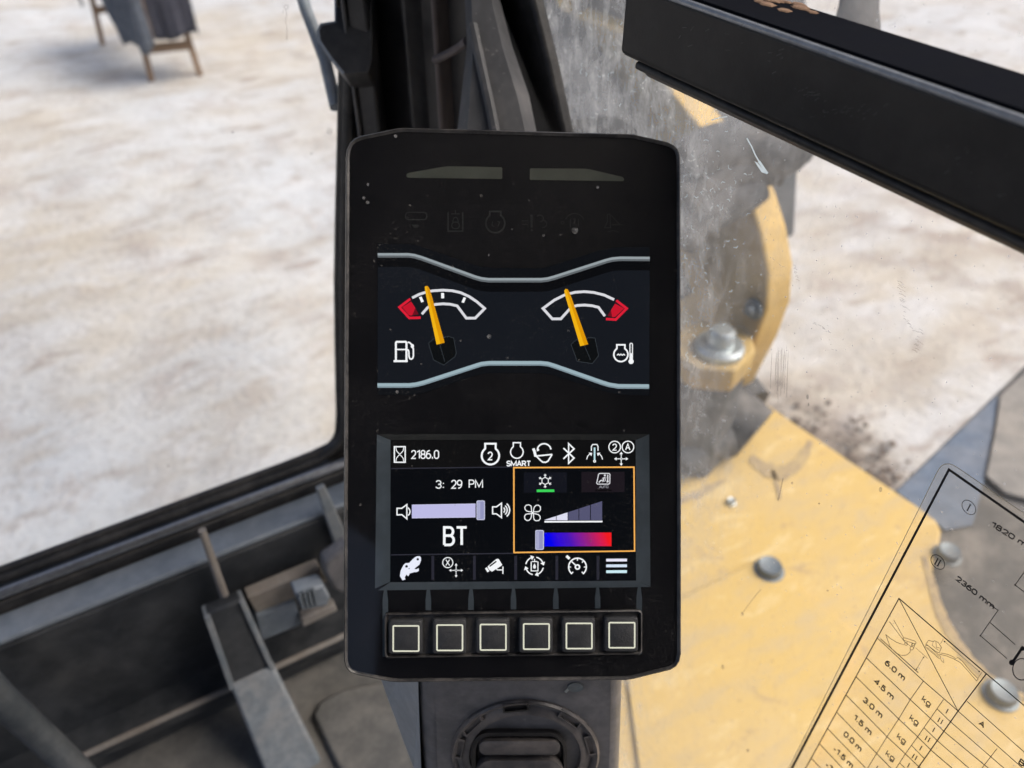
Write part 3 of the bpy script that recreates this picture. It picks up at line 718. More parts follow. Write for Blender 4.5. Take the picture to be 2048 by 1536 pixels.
# ================================================================== corner pillar
def pillar():
    ez = EYE.z; z0, z1 = ez-.62, ez+.5
    p = root('corner_pillar', (.26, .56, z0), 'black cab corner pillar with dusty plastic covers behind the monitor', 'pillar')
    def strip(name, a, b, ta, tb, m, dep=.03, bev=.003, zlo=z0, zhi=z1):
        """upright strip whose faces start on sight lines a, b (photo columns at mid height) at depths ta, tb"""
        A = at_t(a, 130, ta); B = at_t(b, 130, tb); d = Vector((Fv.x, Fv.y, 0)).normalized()*dep
        q = [Vector((A.x, A.y, zlo)), Vector((B.x, B.y, zlo)), Vector((B.x+d.x, B.y+d.y, zlo)), Vector((A.x+d.x, A.y+d.y, zlo))]
        return slab(name, q, (0, 0, zhi-zlo), m, p, bevel=bev)
    strip('core', 690, 1060, .655, .56, M_black, .05)
    strip('seal_edge', 688, 694, .612, .612, M_rubd, .03, .001)
    strip('trim', 697, 703, .600, .600, M_pilld, .03, .001)
    strip('trim', 705, 746, .604, .600, M_pill, .04)
    strip('liner', 811, 864, .605, .612, M_pill, .04, .004)
    strip('cover', 868, 911, .585, .60, M_pillb, .05, .006)
    # wedge shaped cover that widens downwards
    pl = lambda x, y, t: at_t(x, y, t)
    loopA = [(914, 268), (934, 90), (922, -150), (990, -150), (1000, 0), (1024, 90), (1058, 190), (1074, 268), (1080, 420), (905, 420)]
    inner = [(935, 262), (946, 100), (940, -140), (975, -140), (985, 10), (1005, 95), (1035, 195), (1050, 262), (1056, 410), (925, 410)]
    loft('wedge_cover', [[pl(x, y, .545) for x, y in loopA], [pl(x, y, .515) for x, y in loopA], [pl(x, y, .505) for x, y in inner]], M_pilld, p, smooth=True)
    tube('cover_ridge', spline([at_t(945, 50, .505), at_t(962, 130, .504), at_t(990, 262, .503), at_t(1010, 400, .502)], 6), .0035, M_pilld, p, 8)
    tube('cover_ridge', spline([at_t(870, 120, .575), at_t(910, 100, .55), at_t(934, 82, .52)], 6), .003, M_pillb, p, 8)
    # black gasket along the front edge of the side window
    gk = [(930, -150), (1032, -150), (1064, 0), (1096, 130), (1126, 268), (1150, 420), (1000, 420), (960, 268), (940, 130), (930, 0)]
    slab('window_gasket', [on_x(x, y, XG-.012) for x, y in gk], (.01, 0, 0), M_rub, p, bevel=.003)
    # catch block at the top of the pillar
    cb = [(668, -160), (672, 0), (672, 44), (642, 50), (637, 62), (640, 82), (664, 118), (688, 147), (736, 146), (744, 120), (744, -160)]
    slab('catch_block', [at_t(x, y, .585) for x, y in cb], Fv*.03, M_pill, p, bevel=.001)
    tube('catch_edge', [at_t(x, y, .586) for x, y in cb[1:8]], .0013, M_ledge, p, 8)
    w_ = tube('outer_bar', [at_t(590, -60, .70), at_t(612, 20, .69), at_t(650, 120, .68), at_t(672, 215, .67)], .0055, M_outbar, None, 12)  # plain blue-grey bar slanting outside the glass
    tag(w_, 'slim blue-grey bar slanting outside the windscreen beside the pillar', 'wiper arm')
pillar()

# ================================================================== guard bar
def guard_bar():
    ez = EYE.z
    g = root('guard_bar', (XG-.02, .1, ez-.145), 'black square guard bar across the right window', 'bar')
    sec = [(XG-.040, ez-.092), (XG-.003, ez-.092), (XG-.003, ez-.128), (XG-.040, ez-.128)]
    slab('bar', [Vector((x, .338, z)) for x, z in sec], (0, -.9, 0), M_bar, g, bevel=.0035)
    sec = [(XG-.033, ez-.1285), (XG-.004, ez-.1285), (XG-.004, ez-.139), (XG-.028, ez-.139)]
    slab('gasket', [Vector((x, .330, z)) for x, z in sec], (0, -.88, 0), M_rubd, g, bevel=.003)
    tube('gasket_bead', [Vector((XG-.034, .328, ez-.1315)), Vector((XG-.034, -.5, ez-.1315))], .0022, M_rub, g, 10)
    box('top_shade', XG-.0365, XG-.0045, -.5, .336, ez-.0918, ez-.0908, M_matte, g)  # added dark sheet that shades the top face against sky reflection
    tube('highlight_bead', [Vector((XG-.0388, .334, ez-.0932)), Vector((XG-.0388, -.5, ez-.0932))], .0016, M_edge, g, 10)  # highlight line along the edge, added as a pale bead
    pi_ = lambda x, y, h: on_x(x, y, XG-.0402)-Vector((h, 0, 0))
    f = Flat(pi_, 0); rnd = random.Random(21)
    for cx, cy, n_, sx, sy in ((1612, 190, 14, 22, 14), (1690, 225, 26, 34, 12), (1480, 52, 5, 5, 4), (1560, 120, 8, 20, 20), (1900, 330, 12, 60, 30), (1998, 392, 5, 4, 3), (1400, 70, 8, 50, 30)):
        for i in range(n_):
            x, y = cx+rnd.gauss(0, sx), cy+rnd.gauss(0, sy*.6); L_ = rnd.uniform(2, 12); a_ = rnd.gauss(-.35, .3)
            f.stroke([(x, y), (x+L_*math.cos(a_), y+L_*math.sin(a_))], rnd.uniform(.4, 1.1))
    f.build('scuffs', surf('grey_scuff', (.10, .10, .105), .7, None, bump=0), g)['kind'] = 'stuff'
    # crust of dried mud on the upper face
    v = []; f = []; rnd = random.Random(11)
    for i in range(60):
        c = Vector((XG-.004-abs(rnd.gauss(0, .006)), .285+rnd.gauss(0, .018), ez-.0907)); r = rnd.uniform(.0010, .0034); b = len(v)
        for j in range(3):
            th = math.pi/2*j/2.2
            for k in range(6):
                a = k*math.pi/3+rnd.uniform(-.2, .2); v.append(c+Vector((r*math.cos(th)*math.cos(a), 1.6*r*math.cos(th)*math.sin(a), .22*r*math.sin(th))))
        for j in range(2):
            for k in range(6): f.append((b+j*6+k, b+j*6+(k+1) % 6, b+(j+1)*6+(k+1) % 6, b+(j+1)*6+k))
        f.append(tuple(b+12+k for k in range(6)))
    o = link('mud_crust', v, f, surf('dried_mud', (.20, .12, .075), .95, (.40, .26, .17), .7, 120), g)
    o['kind'] = 'stuff'
guard_bar()

# ================================================================== load chart sticker on the pane
def sticker():
    pl = lambda x, y, h: on_x(x, y, XG)-Vector((.0006+h, 0, 0))
    t = root('load_chart_sticker', on_x(1587, 1532, XG), 'clear load chart sticker with black table and lettering on the right window', 'sticker')
    k = NT('clear_film'); k.t.nodes.remove(k.p)
    tr = k.n('ShaderNodeBsdfTransparent'); tr.inputs[0].default_value = (.97, .95, .92, 1)
    gl = k.n('ShaderNodeBsdfGlossy'); gl.inputs['Roughness'].default_value = .12
    df = k.n('ShaderNodeBsdfTranslucent'); df.inputs[0].default_value = (.62, .56, .46, 1)
    m1 = k.n('ShaderNodeMixShader'); m1.inputs[0].default_value = .035; k.l(tr.outputs[0], m1.inputs[1]); k.l(gl.outputs[0], m1.inputs[2])
    m2 = k.n('ShaderNodeMixShader'); m2.inputs[0].default_value = .08; k.l(m1.outputs[0], m2.inputs[1]); k.l(df.outputs[0], m2.inputs[2]); k.l(m2.outputs[0], k.out.inputs[0])
    Tz = Z(1720, 900, 4.518); Sz = Z(1580, 1160, 4.085); Rz = Z(1300, 900, 2.414)
    edge = Tz([(540, 530), (700, 205), (722, 165), (745, 138), (775, 123), (810, 120), (845, 128), (900, 160), (1482, 560)])
    lo = [(1579, 1536)]; far = [(2200, 1134)]
    f = Flat(pl, 0); f.fill([(1500, 1690)]+lo+edge+far+[(2350, 1690)]); f.build('film', k.m, t)
    me = NT('film_edge'); me.p.inputs['Base Color'].default_value = (.55, .47, .33, 1)
    f = Flat(pl, 1e-4); f.stroke([(1500, 1690)]+lo+edge+far, 1.4); f.build('film_edge', me.m, t)
    # border
    f = Flat(pl, 1.5e-4); f.stroke([(1548, 1610), (1587, 1532), (1900, 938), (2048, 1041), (2200, 1149)], 5.0); f.build('border', M_ink, t)
    # circled numerals and dimensions
    f = Flat(pl, 1.5e-4, Tz)
    def oval(cx, cy):
        f.stroke([(cx+r1*.80*math.cos(R(a))+r1*.18*math.sin(R(a)), cy+r1*.12*math.cos(R(a))+r1*.86*math.sin(R(a))) for a in range(0, 360, 15) for r1 in (76,)], 6, True)
    oval(993, 513); oval(712, 1007)
    up = Vector((.466, -.885)); al = Vector((.80, .60))
    def stem(cx, cy, L, wd, serif=0):
        c = Vector((cx, cy)); f.stroke([tuple(c-up*L/2), tuple(c+up*L/2)], wd)
        if serif:
            for s_ in (-1, 1):
                e = c+up*(L/2*s_); f.stroke([tuple(e-al*serif), tuple(e+al*serif)], 5)
    stem(993, 514, 60, 12, 11); stem(699, 1001, 58, 11, 9); stem(724, 1016, 58, 11, 9)
    f.build('circled_numerals', M_ink, t)['kind'] = 'stuff'
    def words(zz, body, bl, br, tl, wt=.225):
        f = Flat(pl, 1.7e-4, zz); f.text(body, bl, br, tl, wt); f.build('lettering', M_ink, t)
    words(Tz, '1820 mm', (1145, 655), (1545, 905), (1169, 609)); words(Tz, '2360 mm', (834, 1141), (1178, 1412), (858, 1097))
    # dimension pictogram lines
    f = Flat(pl, 1.5e-4, Rz)
    f.stroke([(1652, 748), (1686, 770), (1642, 832), (1600, 893), (1728, 1003)], 4); f.stroke([(1645, 828), (1768, 936)], 4)
    f.stroke([(1830, 560), (1768, 648), (1860, 720)], 4); f.disc(1600, 893, 4.5); f.disc(1768, 648, 4.5)
    f.stroke([(1806, 945), (1780, 985), (1752, 1025)], 14); f.disc(1752, 1022, 14); f.disc(1803, 955, 11)
    f.ring(1800, 1055, 44, 5, 52)
    f.build('pictogram', M_ink, t)
    # table rules
    f = Flat(pl, 1.5e-4, Sz)
    f.stroke([(60, 1668), (180, 1450), (898, 145), (1612, 760), (2100, 1170)], 9)
    f.stroke([(1700, 630+5), (1612, 760), (1380, 1066), (1060, 1520), (980, 1636)][1:], 10)
    rows = [[(722, 470), (1098, 820), (1385, 1068)], [(748, 476), (1056, 752)], [(635, 635), (990, 972), (1155, 1125), (1270, 1235), (1700, 1590)], [(548, 787), (895, 1130), (1050, 1275), (1160, 1385), (1400, 1590)],
            [(465, 935), (800, 1275), (950, 1415), (1060, 1520), (1140, 1590)], [(388, 1075), (715, 1412), (900, 1600)], [(315, 1210), (630, 1536), (700, 1600)], [(250, 1335), (500, 1600)], [(180, 1450), (320, 1600)]]
    for r in rows: f.stroke(r, 6.5)
    for c in ([(1098, 820), (990, 972), (895, 1130), (800, 1275), (715, 1412), (600, 1600)], [(1262, 970), (1155, 1125), (1050, 1275), (950, 1415), (830, 1600)]): f.stroke(c, 6)
    for a, b in (((1210, 1047), (1325, 1157)), ((1104, 1202), (1215, 1310)), ((1002, 1347), (1107, 1455)), ((902, 1488), (1010, 1590)), ((1325, 1157), (1860, 1620)), ((1215, 1310), (1550, 1600)), ((1455, 985), (2000, 1468)), ((1385, 1068), (2000, 1610)), ((1700, 1370), (1530, 1590)), ((898, 145), (1380, 1062))): f.stroke([a, b], 6)
    f.build('table_rules', M_ink, t)
    f = Flat(pl, 1.7e-4, Sz)
    ud = Vector((22, -40))
    for body, bl, br in (('6.0 m', (762, 668), (922, 812)), ('4.5 m', (676, 818), (830, 968)), ('3.0 m', (584, 970), (737, 1118)), ('1.5 m', (506, 1112), (650, 1258)), ('0.0 m', (427, 1250), (567, 1393)), ('-1.5 m', (340, 1372), (496, 1527)), ('-3.0 m', (276, 1500), (436, 1660))):
        words(Sz, body, bl, br, tuple(Vector(bl)+ud))
    for bl in ((1068, 986), (968, 1140), (864, 1292), (772, 1432), (690, 1558)):
        words(Sz, 'kg', (bl[0]+8, bl[1]-12), (bl[0]+76, bl[1]+48), (bl[0]+30, bl[1]-52), .17)
    for i, (cx, cy) in enumerate(((1291, 1066), (1236, 1145), (1182, 1218), (1131, 1293), (1076, 1368), (1026, 1440), (976, 1508))):
        if i % 2 == 0: stem(cx, cy, 40, 9)
        else: stem(cx-12, cy-8, 40, 9); stem(cx+12, cy+8, 40, 9)
    words(Sz, 'A', (1542, 1172), (1586, 1208), (1564, 1134)); words(Sz, 'B', (1868, 1490), (1912, 1524), (1892, 1448))
    f.build('row_numerals', M_ink, t)['kind'] = 'stuff'
    # small line drawings: bucket and excavator with reach dimension
    f = Flat(pl, 1.5e-4, Sz)
    f.stroke([(788, 440), (800, 470), (825, 540), (870, 590), (920, 612), (960, 608), (988, 585), (992, 555)], 4)
    f.stroke([(788, 440), (830, 475), (880, 505), (940, 525)], 4); f.stroke([(820, 335), (948, 505)], 4); f.stroke([(856, 322), (938, 470)], 4)
    f.stroke([(930, 475), (945, 467), (1030, 495), (1038, 508), (1030, 516), (940, 488)], 4, True); f.stroke([(950, 508), (1000, 540), (1010, 510)], 4); f.ring(956, 517, 12, 4); f.ring(1012, 522, 11, 4); f.ring(1002, 552, 14, 4); f.stroke([(1034, 510), (1014, 560)], 4)
    f.stroke([(1034, 548), (1132, 635)], 3); f.arrow((1070, 675), (1105, 617), 3, 16, 7); f.arrow((1070, 675), (1036, 733), 3, 16, 7)
    f.stroke([(1118, 520), (1140, 487), (1178, 498), (1190, 490), (1220, 505), (1246, 545), (1226, 590), (1195, 575), (1130, 525)], 4, True)
    f.stroke([(1178, 498), (1170, 530), (1222, 570)], 3); f.stroke([(1200, 500), (1205, 545), (1240, 550)], 3)
    f.stroke([(1118, 528), (1115, 542), (1222, 632), (1240, 634), (1240, 622), (1136, 530)], 4, True); f.stroke([(1130, 545), (1225, 622)], 3)
    f.stroke([(1228, 600), (1290, 615), (1350, 640), (1380, 628), (1415, 655), (1480, 735), (1545, 800)], 4); f.stroke([(1240, 590), (1300, 602), (1355, 628)], 4); f.stroke([(1350, 640), (1400, 668), (1470, 745), (1532, 818), (1548, 802)], 4)
    f.stroke([(1240, 640), (1252, 662), (1266, 668), (1262, 645)], 3)
    f.stroke([(1262, 474), (1238, 516)], 3); f.arrow((1400, 608), (1262, 488), 3, 18, 8); f.arrow((1400, 608), (1564, 748), 3, 18, 8); f.stroke([(1580, 742), (1545, 795)], 3)
    f.build('pictogram', M_ink, t)
sticker()

# ================================================================== console column under the monitor
def console():
    tcol = lambda y: .415+.00025*(y-1365)
    def C(x, y, h=0): return at_t(x, y, tcol(y)) - Fv*h
    t = root('console_column', at_t(1040, 1800, .53), 'dusty dark grey console column under the monitor with round dial', 'console')
    # front face, and left flank with its window light painted pale
    fr = [(848, 1240), (1246, 1240), (1243, 1400), (1238, 1536), (1232, 1760), (862, 1760), (854, 1536), (850, 1400)]
    bk = [(730, 1240), (1240, 1240), (1238, 1400), (1232, 1536), (1226, 1760), (905, 1760), (832, 1536), (782, 1400)]
    A = [C(*p) for p in fr]; B = [at_t(x, y, tcol(y)+.07) for x, y in bk]
    loft('column_shell', [B, A], M_col, t, smooth=False, bevel=.006)
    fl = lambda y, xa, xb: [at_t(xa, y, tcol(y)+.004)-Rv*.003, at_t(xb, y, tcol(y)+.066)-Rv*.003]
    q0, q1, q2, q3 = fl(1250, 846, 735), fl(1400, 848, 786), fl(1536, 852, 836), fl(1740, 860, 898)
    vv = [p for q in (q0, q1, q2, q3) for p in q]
    link('lit_flank', vv, [(0, 1, 3, 2), (2, 3, 5, 4), (4, 5, 7, 6)], M_flank, t)
    # dial ring in relief, with notches
    cx, cy = 1050, 1505
    def ringloop(s, h, n=48): return [C(cx+148*s*math.cos(2*math.pi*i/n), cy+108*s*math.sin(2*math.pi*i/n), h) for i in range(n)]
    loft('dial_ring', [ringloop(1.02, -.001), ringloop(1.0, .003), ringloop(.97, .0045), ringloop(.93, .0035), ringloop(.90, .001), ringloop(.80, .004), ringloop(.75, .0042), ringloop(.72, -.001)], M_dial, t, cap0=False, cap1=True)
    for a, hw in ((-98, 26), (-142, 24), (-48, 24), (-172, 20), (-12, 20)):
        c = Vector((cx+148*.90*math.cos(R(a)), cy+108*.90*math.sin(R(a)))); tg = Vector((-148*math.sin(R(a)), 108*math.cos(R(a)))).normalized(); nn = Vector((tg.y, -tg.x))
        q = [tuple(c+tg*hw+nn*9), tuple(c-tg*hw+nn*9), tuple(c-tg*hw-nn*9), tuple(c+tg*hw-nn*9)]
        q2 = [tuple(c+tg*(hw-4)+nn*6), tuple(c-tg*(hw-4)+nn*6), tuple(c-tg*(hw-4)-nn*6), tuple(c+tg*(hw-4)-nn*6)]
        loft('notch', [[C(x, y, 0) for x, y in q], [C(x, y, .0042) for x, y in q], [C(x, y, .0042) for x, y in q2], [C(x, y, .0026) for x, y in q2]], M_black if a == -98 else M_dial, t, smooth=False)
    # rocker in the middle
    def rr(x0, y0, x1, y1, r, h): return [C(x, y, h) for x, y in rrect(x0, y0, x1, y1, r, 5)]
    loft('rocker_well', [rr(944, 1456, 1132, 1640, 34, .0), rr(944, 1456, 1132, 1640, 34, .006), rr(952, 1462, 1126, 1632, 30, .0065), rr(956, 1466, 1122, 1630, 28, .003)], M_black, t)
    loft('rocker', [rr(958, 1468, 1120, 1498, 14, .003), rr(960, 1469, 1118, 1496, 13, .0085), rr(968, 1472, 1110, 1494, 11, .0095)], M_dial, t)
    loft('rocker', [rr(950, 1502, 1128, 1640, 32, .003), rr(952, 1504, 1126, 1636, 31, .0105), rr(962, 1512, 1116, 1630, 28, .012)], M_dial, t)
    # screw head at the right shoulder
    s_ = [(1150+16*math.cos(a), 1371+9*math.sin(a)) for a in [2*math.pi*i/16 for i in range(16)]]
    loft('screw', [[C(x, y, 0) for x, y in s_], [C(x, y, .003) for x, y in s_]], M_steel, t)
    s_ = [(1128, 1380), (1138, 1370), (1142, 1374), (1132, 1383)]
    loft('clip', [[C(x, y, 0) for x, y in s_], [C(x, y, .002) for x, y in s_]], M_zinc, t, smooth=False)
console()

# ================================================================== MONITOR
D0 = .36
def MP(x, y, h=0.0):
    k = (1+(-.022)*(x-1028)/1000+.008*(y-810)/1000)/D0
    return at_t(x, y, 1/k)+MN*h
MN = Vector((0, 0, 0)); _a = MP(600, 400); _b = MP(1400, 400); _c = MP(600, 1300)
MN = (_c-_a).cross(_b-_a).normalized()
if MN.dot(Fv) > 0: MN = -MN

def monitor():
    mon = root('monitor', MP(1028, 1362, -.03), 'black portrait display monitor with two gauges, lower screen and six keys', 'monitor')
    out = [(690, 330), (690, 313), (692, 297), (698, 284), (708, 275), (722, 269.5), (793, 254.5), (806, 253.5), (1256, 265.5), (1270, 267), (1336, 282), (1350, 289), (1358, 297), (1362, 310), (1363, 330),
           (1364, 1000), (1364, 1308), (1361, 1324), (1354, 1335), (1342, 1342), (1266, 1360.5), (1252, 1362.5), (795, 1367), (780, 1366), (712, 1352), (698, 1346), (690, 1337), (686, 1322), (686, 1000)]
    cx, cy = 1027, 811
    def ins(d):
        n = len(out); r = []
        for i in range(n):
            a = Vector(out[i-1]); b = Vector(out[i]); c = Vector(out[(i+1) % n])
            t = ((b-a).normalized()+(c-b).normalized()).normalized(); nn = Vector((-t.y, t.x)); r.append(tuple(b+nn*d))
        return r
    L = lambda d, h: [MP(x, y, h) for x, y in ins(d)]
    loft('housing', [L(26, -.034), L(8, -.030), L(1.5, -.016), L(0, -.0105), L(0, -.002), L(1.5, -.0006), L(4, 0), L(7, -.0008), L(9, -.0009)], [M_shell], mon, cap0=True, cap1=False)
    f = Flat(MP, -.0012); f.fill(ins(7)); f.build('face_plate', M_face, mon)
    H = -.0011    # print and pixels lie just over the face plate, under the cover glass
    A = Z(740, 860, 3.2); B = Z(740, 860, 4.517); Cc = Z(1010, 860, 4.517); D = Z(740, 1160, 3.593)
    G = Z(750, 480, 4.8); Hh = Z(1030, 480, 4.8); K = Z(680, 240, 2.743); Wz = Z(780, 310, 4.096)
    WH = glow((250, 252, 255)); 
    # ---- dead indicator lamps and warning symbols printed at the top
    f = Flat(MP, H, Wz); f.fill([(132, 160), (138, 148), (152, 141), (440, 90), (480, 86), (912, 95), (920, 102), (920, 185), (912, 191), (145, 180), (134, 172)]); f.build('indicator_lamp', M_print3, mon)
    f = Flat(MP, H, Wz); f.fill([(1155, 103), (1600, 107), (1640, 112), (1905, 174), (1920, 186), (1920, 202), (1912, 209), (1150, 198), (1146, 190), (1147, 110)]); f.build('indicator_lamp', M_print3, mon)
    def wsym(name, draw):
        f = Flat(MP, H, Wz); draw(f); f.build(name, M_print2, mon)
    def s1(f): f.stroke(rrect(125, 465, 300, 525, 25), 9, True); f.fill([(175, 565), (240, 568), (225, 590), (195, 592)])
    def s2(f): f.stroke([(475, 465), (475, 620), (595, 620), (595, 465)], 12); f.stroke([(535, 445), (535, 478)], 8); f.stroke([(500, 478), (570, 478)], 8); f.stroke(rrect(505, 545, 567, 600, 25), 8, True); f.stroke(arc(536, 545, 22, 40, 180, 360), 8)
    def eng(f, cx, cy, r, nx, ny, wd):
        a = math.degrees(math.asin(nx/r))
        f.stroke([(cx-nx, cy-r*math.cos(R(a))), (cx-nx-1, ny), (cx+nx+1, ny), (cx+nx, cy-r*math.cos(R(a)))], wd)
        f.stroke(arc(cx, cy, r, r, -90+a-3, 270-a+3, 36), wd)
    def s3(f): eng(f, 863, 555, 78, 44, 458, 14); f.stroke([(840, 540), (835, 575), (855, 580)], 6); f.stroke([(880, 540), (900, 545), (885, 580)], 6)
    def s4(f): f.fill([(1150, 485), (1170, 485), (1168, 590), (1153, 590)]); f.disc(1163, 612, 9); f.stroke([(1080, 535), (1130, 535)], 7); f.stroke([(1085, 565), (1130, 565)], 7); f.stroke(arc(1230, 515, 28, 28, -150, 90), 7); f.stroke(arc(1255, 560, 30, 30, -100, 100), 7)
    def s5(f): f.stroke(arc(1515, 550, 80, 75, 200, 340), 6); f.stroke([(1480, 520), (1480, 590)], 8); f.stroke([(1500, 520), (1520, 520), (1510, 560)], 6); f.stroke([(1545, 520), (1545, 580)], 6); f.ring(1415, 550, 12, 5)
    def s6(f): f.stroke([(1760, 592), (1810, 592), (1805, 480), (1785, 480), (1785, 540), (1760, 592)], 7); f.stroke([(1815, 490), (1890, 570)], 6); f.stroke([(1820, 568), (1915, 568)], 6); f.stroke([(1785, 625), (1830, 615), (1880, 628)], 6)
    for nm, d in (('track_symbol', s1), ('lock_symbol', s2), ('engine_symbol', s3), ('exhaust_symbol', s4), ('hydraulic_symbol', s5), ('linkage_symbol', s6)): wsym(nm, d)

    # ---- upper gauge display
    f = Flat(MP, H, K)
    f.fill([(205, 676), (390, 678), (480, 704), (760, 800), (830, 810), (1110, 812), (1170, 795), (1420, 716), (1510, 697), (1700, 695), (1700, 1512), (1520, 1506), (1400, 1474), (1160, 1396), (1100, 1388), (800, 1388), (740, 1402), (450, 1498), (380, 1508), (205, 1508)])
    up = f.build('gauge_display', glow((17, 19, 23)), mon)
    top = [(205, 740), (375, 740), (410, 745), (450, 757), (740, 862), (775, 872), (815, 877), (1105, 877), (1140, 873), (1180, 862), (1460, 772), (1495, 763), (1540, 759), (1702, 760)]
    bot = [(204, 1456), (380, 1456), (420, 1451), (460, 1441), (740, 1350), (775, 1339), (820, 1334), (1100, 1334), (1140, 1338), (1180, 1350), (1440, 1441), (1480, 1453), (1530, 1461), (1698, 1462)]
    f = Flat(MP, H+6e-5, K); f.fill([(205, 752), (375, 752)]+[(x, y+12) for x, y in top[2:-1]]+[(1702, 772), (1698, 1450)]+[(x, y-12) for x, y in reversed(bot[1:-1])]+[(204, 1444)])
    f.build('gauge_backdrop', glow((23, 26, 32)), up)
    sh = lambda pts, d: [(x, y+d) for x, y in pts]
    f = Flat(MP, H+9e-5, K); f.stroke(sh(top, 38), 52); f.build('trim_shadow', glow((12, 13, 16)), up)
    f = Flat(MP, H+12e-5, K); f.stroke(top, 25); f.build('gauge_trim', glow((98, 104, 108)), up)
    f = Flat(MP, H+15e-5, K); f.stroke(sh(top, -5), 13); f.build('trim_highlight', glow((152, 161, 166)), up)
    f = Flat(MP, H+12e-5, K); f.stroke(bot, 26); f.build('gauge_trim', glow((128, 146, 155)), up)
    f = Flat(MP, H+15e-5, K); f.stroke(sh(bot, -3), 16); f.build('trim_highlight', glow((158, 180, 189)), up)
    SC = glow((222, 222, 228)); SC2 = glow((168, 168, 176)); RED = glow((200, 24, 46)); RED2 = glow((224, 32, 56))
    sc1 = [(355, 553), (420, 520), (490, 497), (560, 484), (650, 479), (740, 484), (820, 502), (900, 538), (975, 588), (1053, 655)]
    f = Flat(MP, H+10e-5, G); f.stroke(sc1+[(962, 748), (876, 748), (788, 630), (720, 614), (650, 610), (580, 616), (525, 632), (500, 650), (448, 710)], 25); f.build('fuel_scale', SC, up)
    f = Flat(MP, H+11e-5, G)
    for q in ([(420, 547), (446, 541), (467, 588), (443, 598)], [(633, 506), (662, 506), (663, 557), (635, 557)], [(850, 547), (874, 553), (853, 602), (830, 595)]): f.fill(q)
    f.build('scale_ticks', WH, up)
    f = Flat(MP, H+11e-5, G); f.stroke([(337, 563), (232, 643), (326, 746), (436, 744)], 24); f.build('fuel_red_zone', RED2, up)
    f = Flat(MP, H+13e-5, G); f.fill([(258, 642), (345, 588), (385, 650), (355, 722), (326, 722)]); f.build('fuel_red_zone', RED, up)
    f = Flat(MP, H+13e-5, G); f.fill([(385, 650), (418, 712), (356, 722)]); f.build('fuel_red_zone', glow((110, 18, 32)), up)
    sc2 = [(955, 570), (860, 526), (760, 501), (670, 493), (580, 499), (480, 524), (380, 574), (270, 655), (360, 755), (442, 755)]
    f = Flat(MP, H+10e-5, Hh); f.stroke(sc2+[(545, 640), (600, 626), (670, 622), (740, 628), (805, 644), (866, 728)], 25); f.build('temperature_scale', SC, up)
    f = Flat(MP, H+11e-5, Hh); f.stroke([(976, 578), (1076, 655), (970, 762), (876, 756)], 24); f.build('temperature_red_zone', RED2, up)
    f = Flat(MP, H+13e-5, Hh); f.fill([(965, 608), (1052, 655), (962, 738), (935, 738), (925, 670)]); f.build('temperature_red_zone', RED, up)
    f = Flat(MP, H+13e-5, Hh); f.fill([(925, 670), (935, 738), (892, 724)]); f.build('temperature_red_zone', glow((110, 18, 32)), up)
    for zz, hub, ln, nl, nr, ns in ((G, [(512, 990), (560, 948), (640, 935), (705, 925), (755, 940), (780, 1085), (765, 1120), (660, 1200), (560, 1150)], [(622, 1005), (668, 1165)],
                                 [(476, 448), (490, 437), (627, 994), (590, 1003), (482, 500)], [(490, 437), (506, 440), (526, 472), (668, 985), (627, 994)], 'fuel_needle'),
                                (Hh, [(540, 1000), (600, 950), (640, 1015), (705, 935), (770, 940), (806, 1110), (745, 1185), (600, 1165)], [(668, 1010), (728, 1150)],
                                 [(475, 482), (490, 467), (668, 1009), (628, 1018), (480, 520)], [(490, 467), (508, 470), (527, 502), (705, 1000), (668, 1009)], 'temperature_needle')):
        f = Flat(MP, H+13e-5, zz); f.fill(hub); f.build('needle_hub', glow((15, 17, 19)), up)
        f = Flat(MP, H+15e-5, zz); f.stroke(hub, 4, True); f.stroke(ln, 4); f.build('hub_outline', glow((62, 68, 74)), up)
        f = Flat(MP, H+18e-5, zz); f.fill(nl); f.build(ns, glow((244, 182, 22)), up)
        f = Flat(MP, H+18e-5, zz); f.fill(nr); f.build(ns, glow((222, 152, 8)), up)
    f = Flat(MP, H+12e-5, G)
    f.stroke([(198, 1155), (198, 985), (206, 976), (292, 976), (300, 985), (300, 1155)], 19); f.stroke([(198, 1050), (300, 1050)], 13); f.stroke([(176, 1162), (312, 1162)], 19)
    f.stroke([(300, 1050), (318, 1056), (323, 1075), (324, 1115), (332, 1138), (346, 1143), (360, 1134), (367, 1115), (366, 1045), (350, 1003), (330, 983), (312, 980)], 14); f.disc(357, 1018, 15, 20)
    f.build('fuel_pump_icon', WH, up)
    f = Flat(MP, H+12e-5, Hh); eng(f, 1020, 1098, 68, 38, 1005, 15); f.stroke([(982, 1106), (996, 1094), (1008, 1106), (1020, 1094), (1034, 1106), (1046, 1094), (1060, 1106)], 9)
    f.stroke(rrect(1107, 990, 1131, 1150, 11), 9, True); f.stroke([(1119, 1085), (1119, 1160)], 14); f.disc(1118, 1165, 25)
    f.build('coolant_temperature_icon', WH, up)

    # ---- lower status screen with printed mitred surround
    for nm, q, m in (('screen_surround', [(42, 28), (130, 66), (127, 975), (30, 1018)], M_printed), ('screen_surround', [(1790, 28), (1703, 66), (1706, 968), (1798, 1006)], M_printed),
                     ('screen_surround', [(128, 978), (1706, 968), (1798, 1008), (50, 1030)], M_printed), ('screen_surround', [(44, 27), (1788, 27), (1702, 64), (131, 64)], M_print2)):
        f = Flat(MP, H, A); f.fill(q); f.build(nm, m, mon)
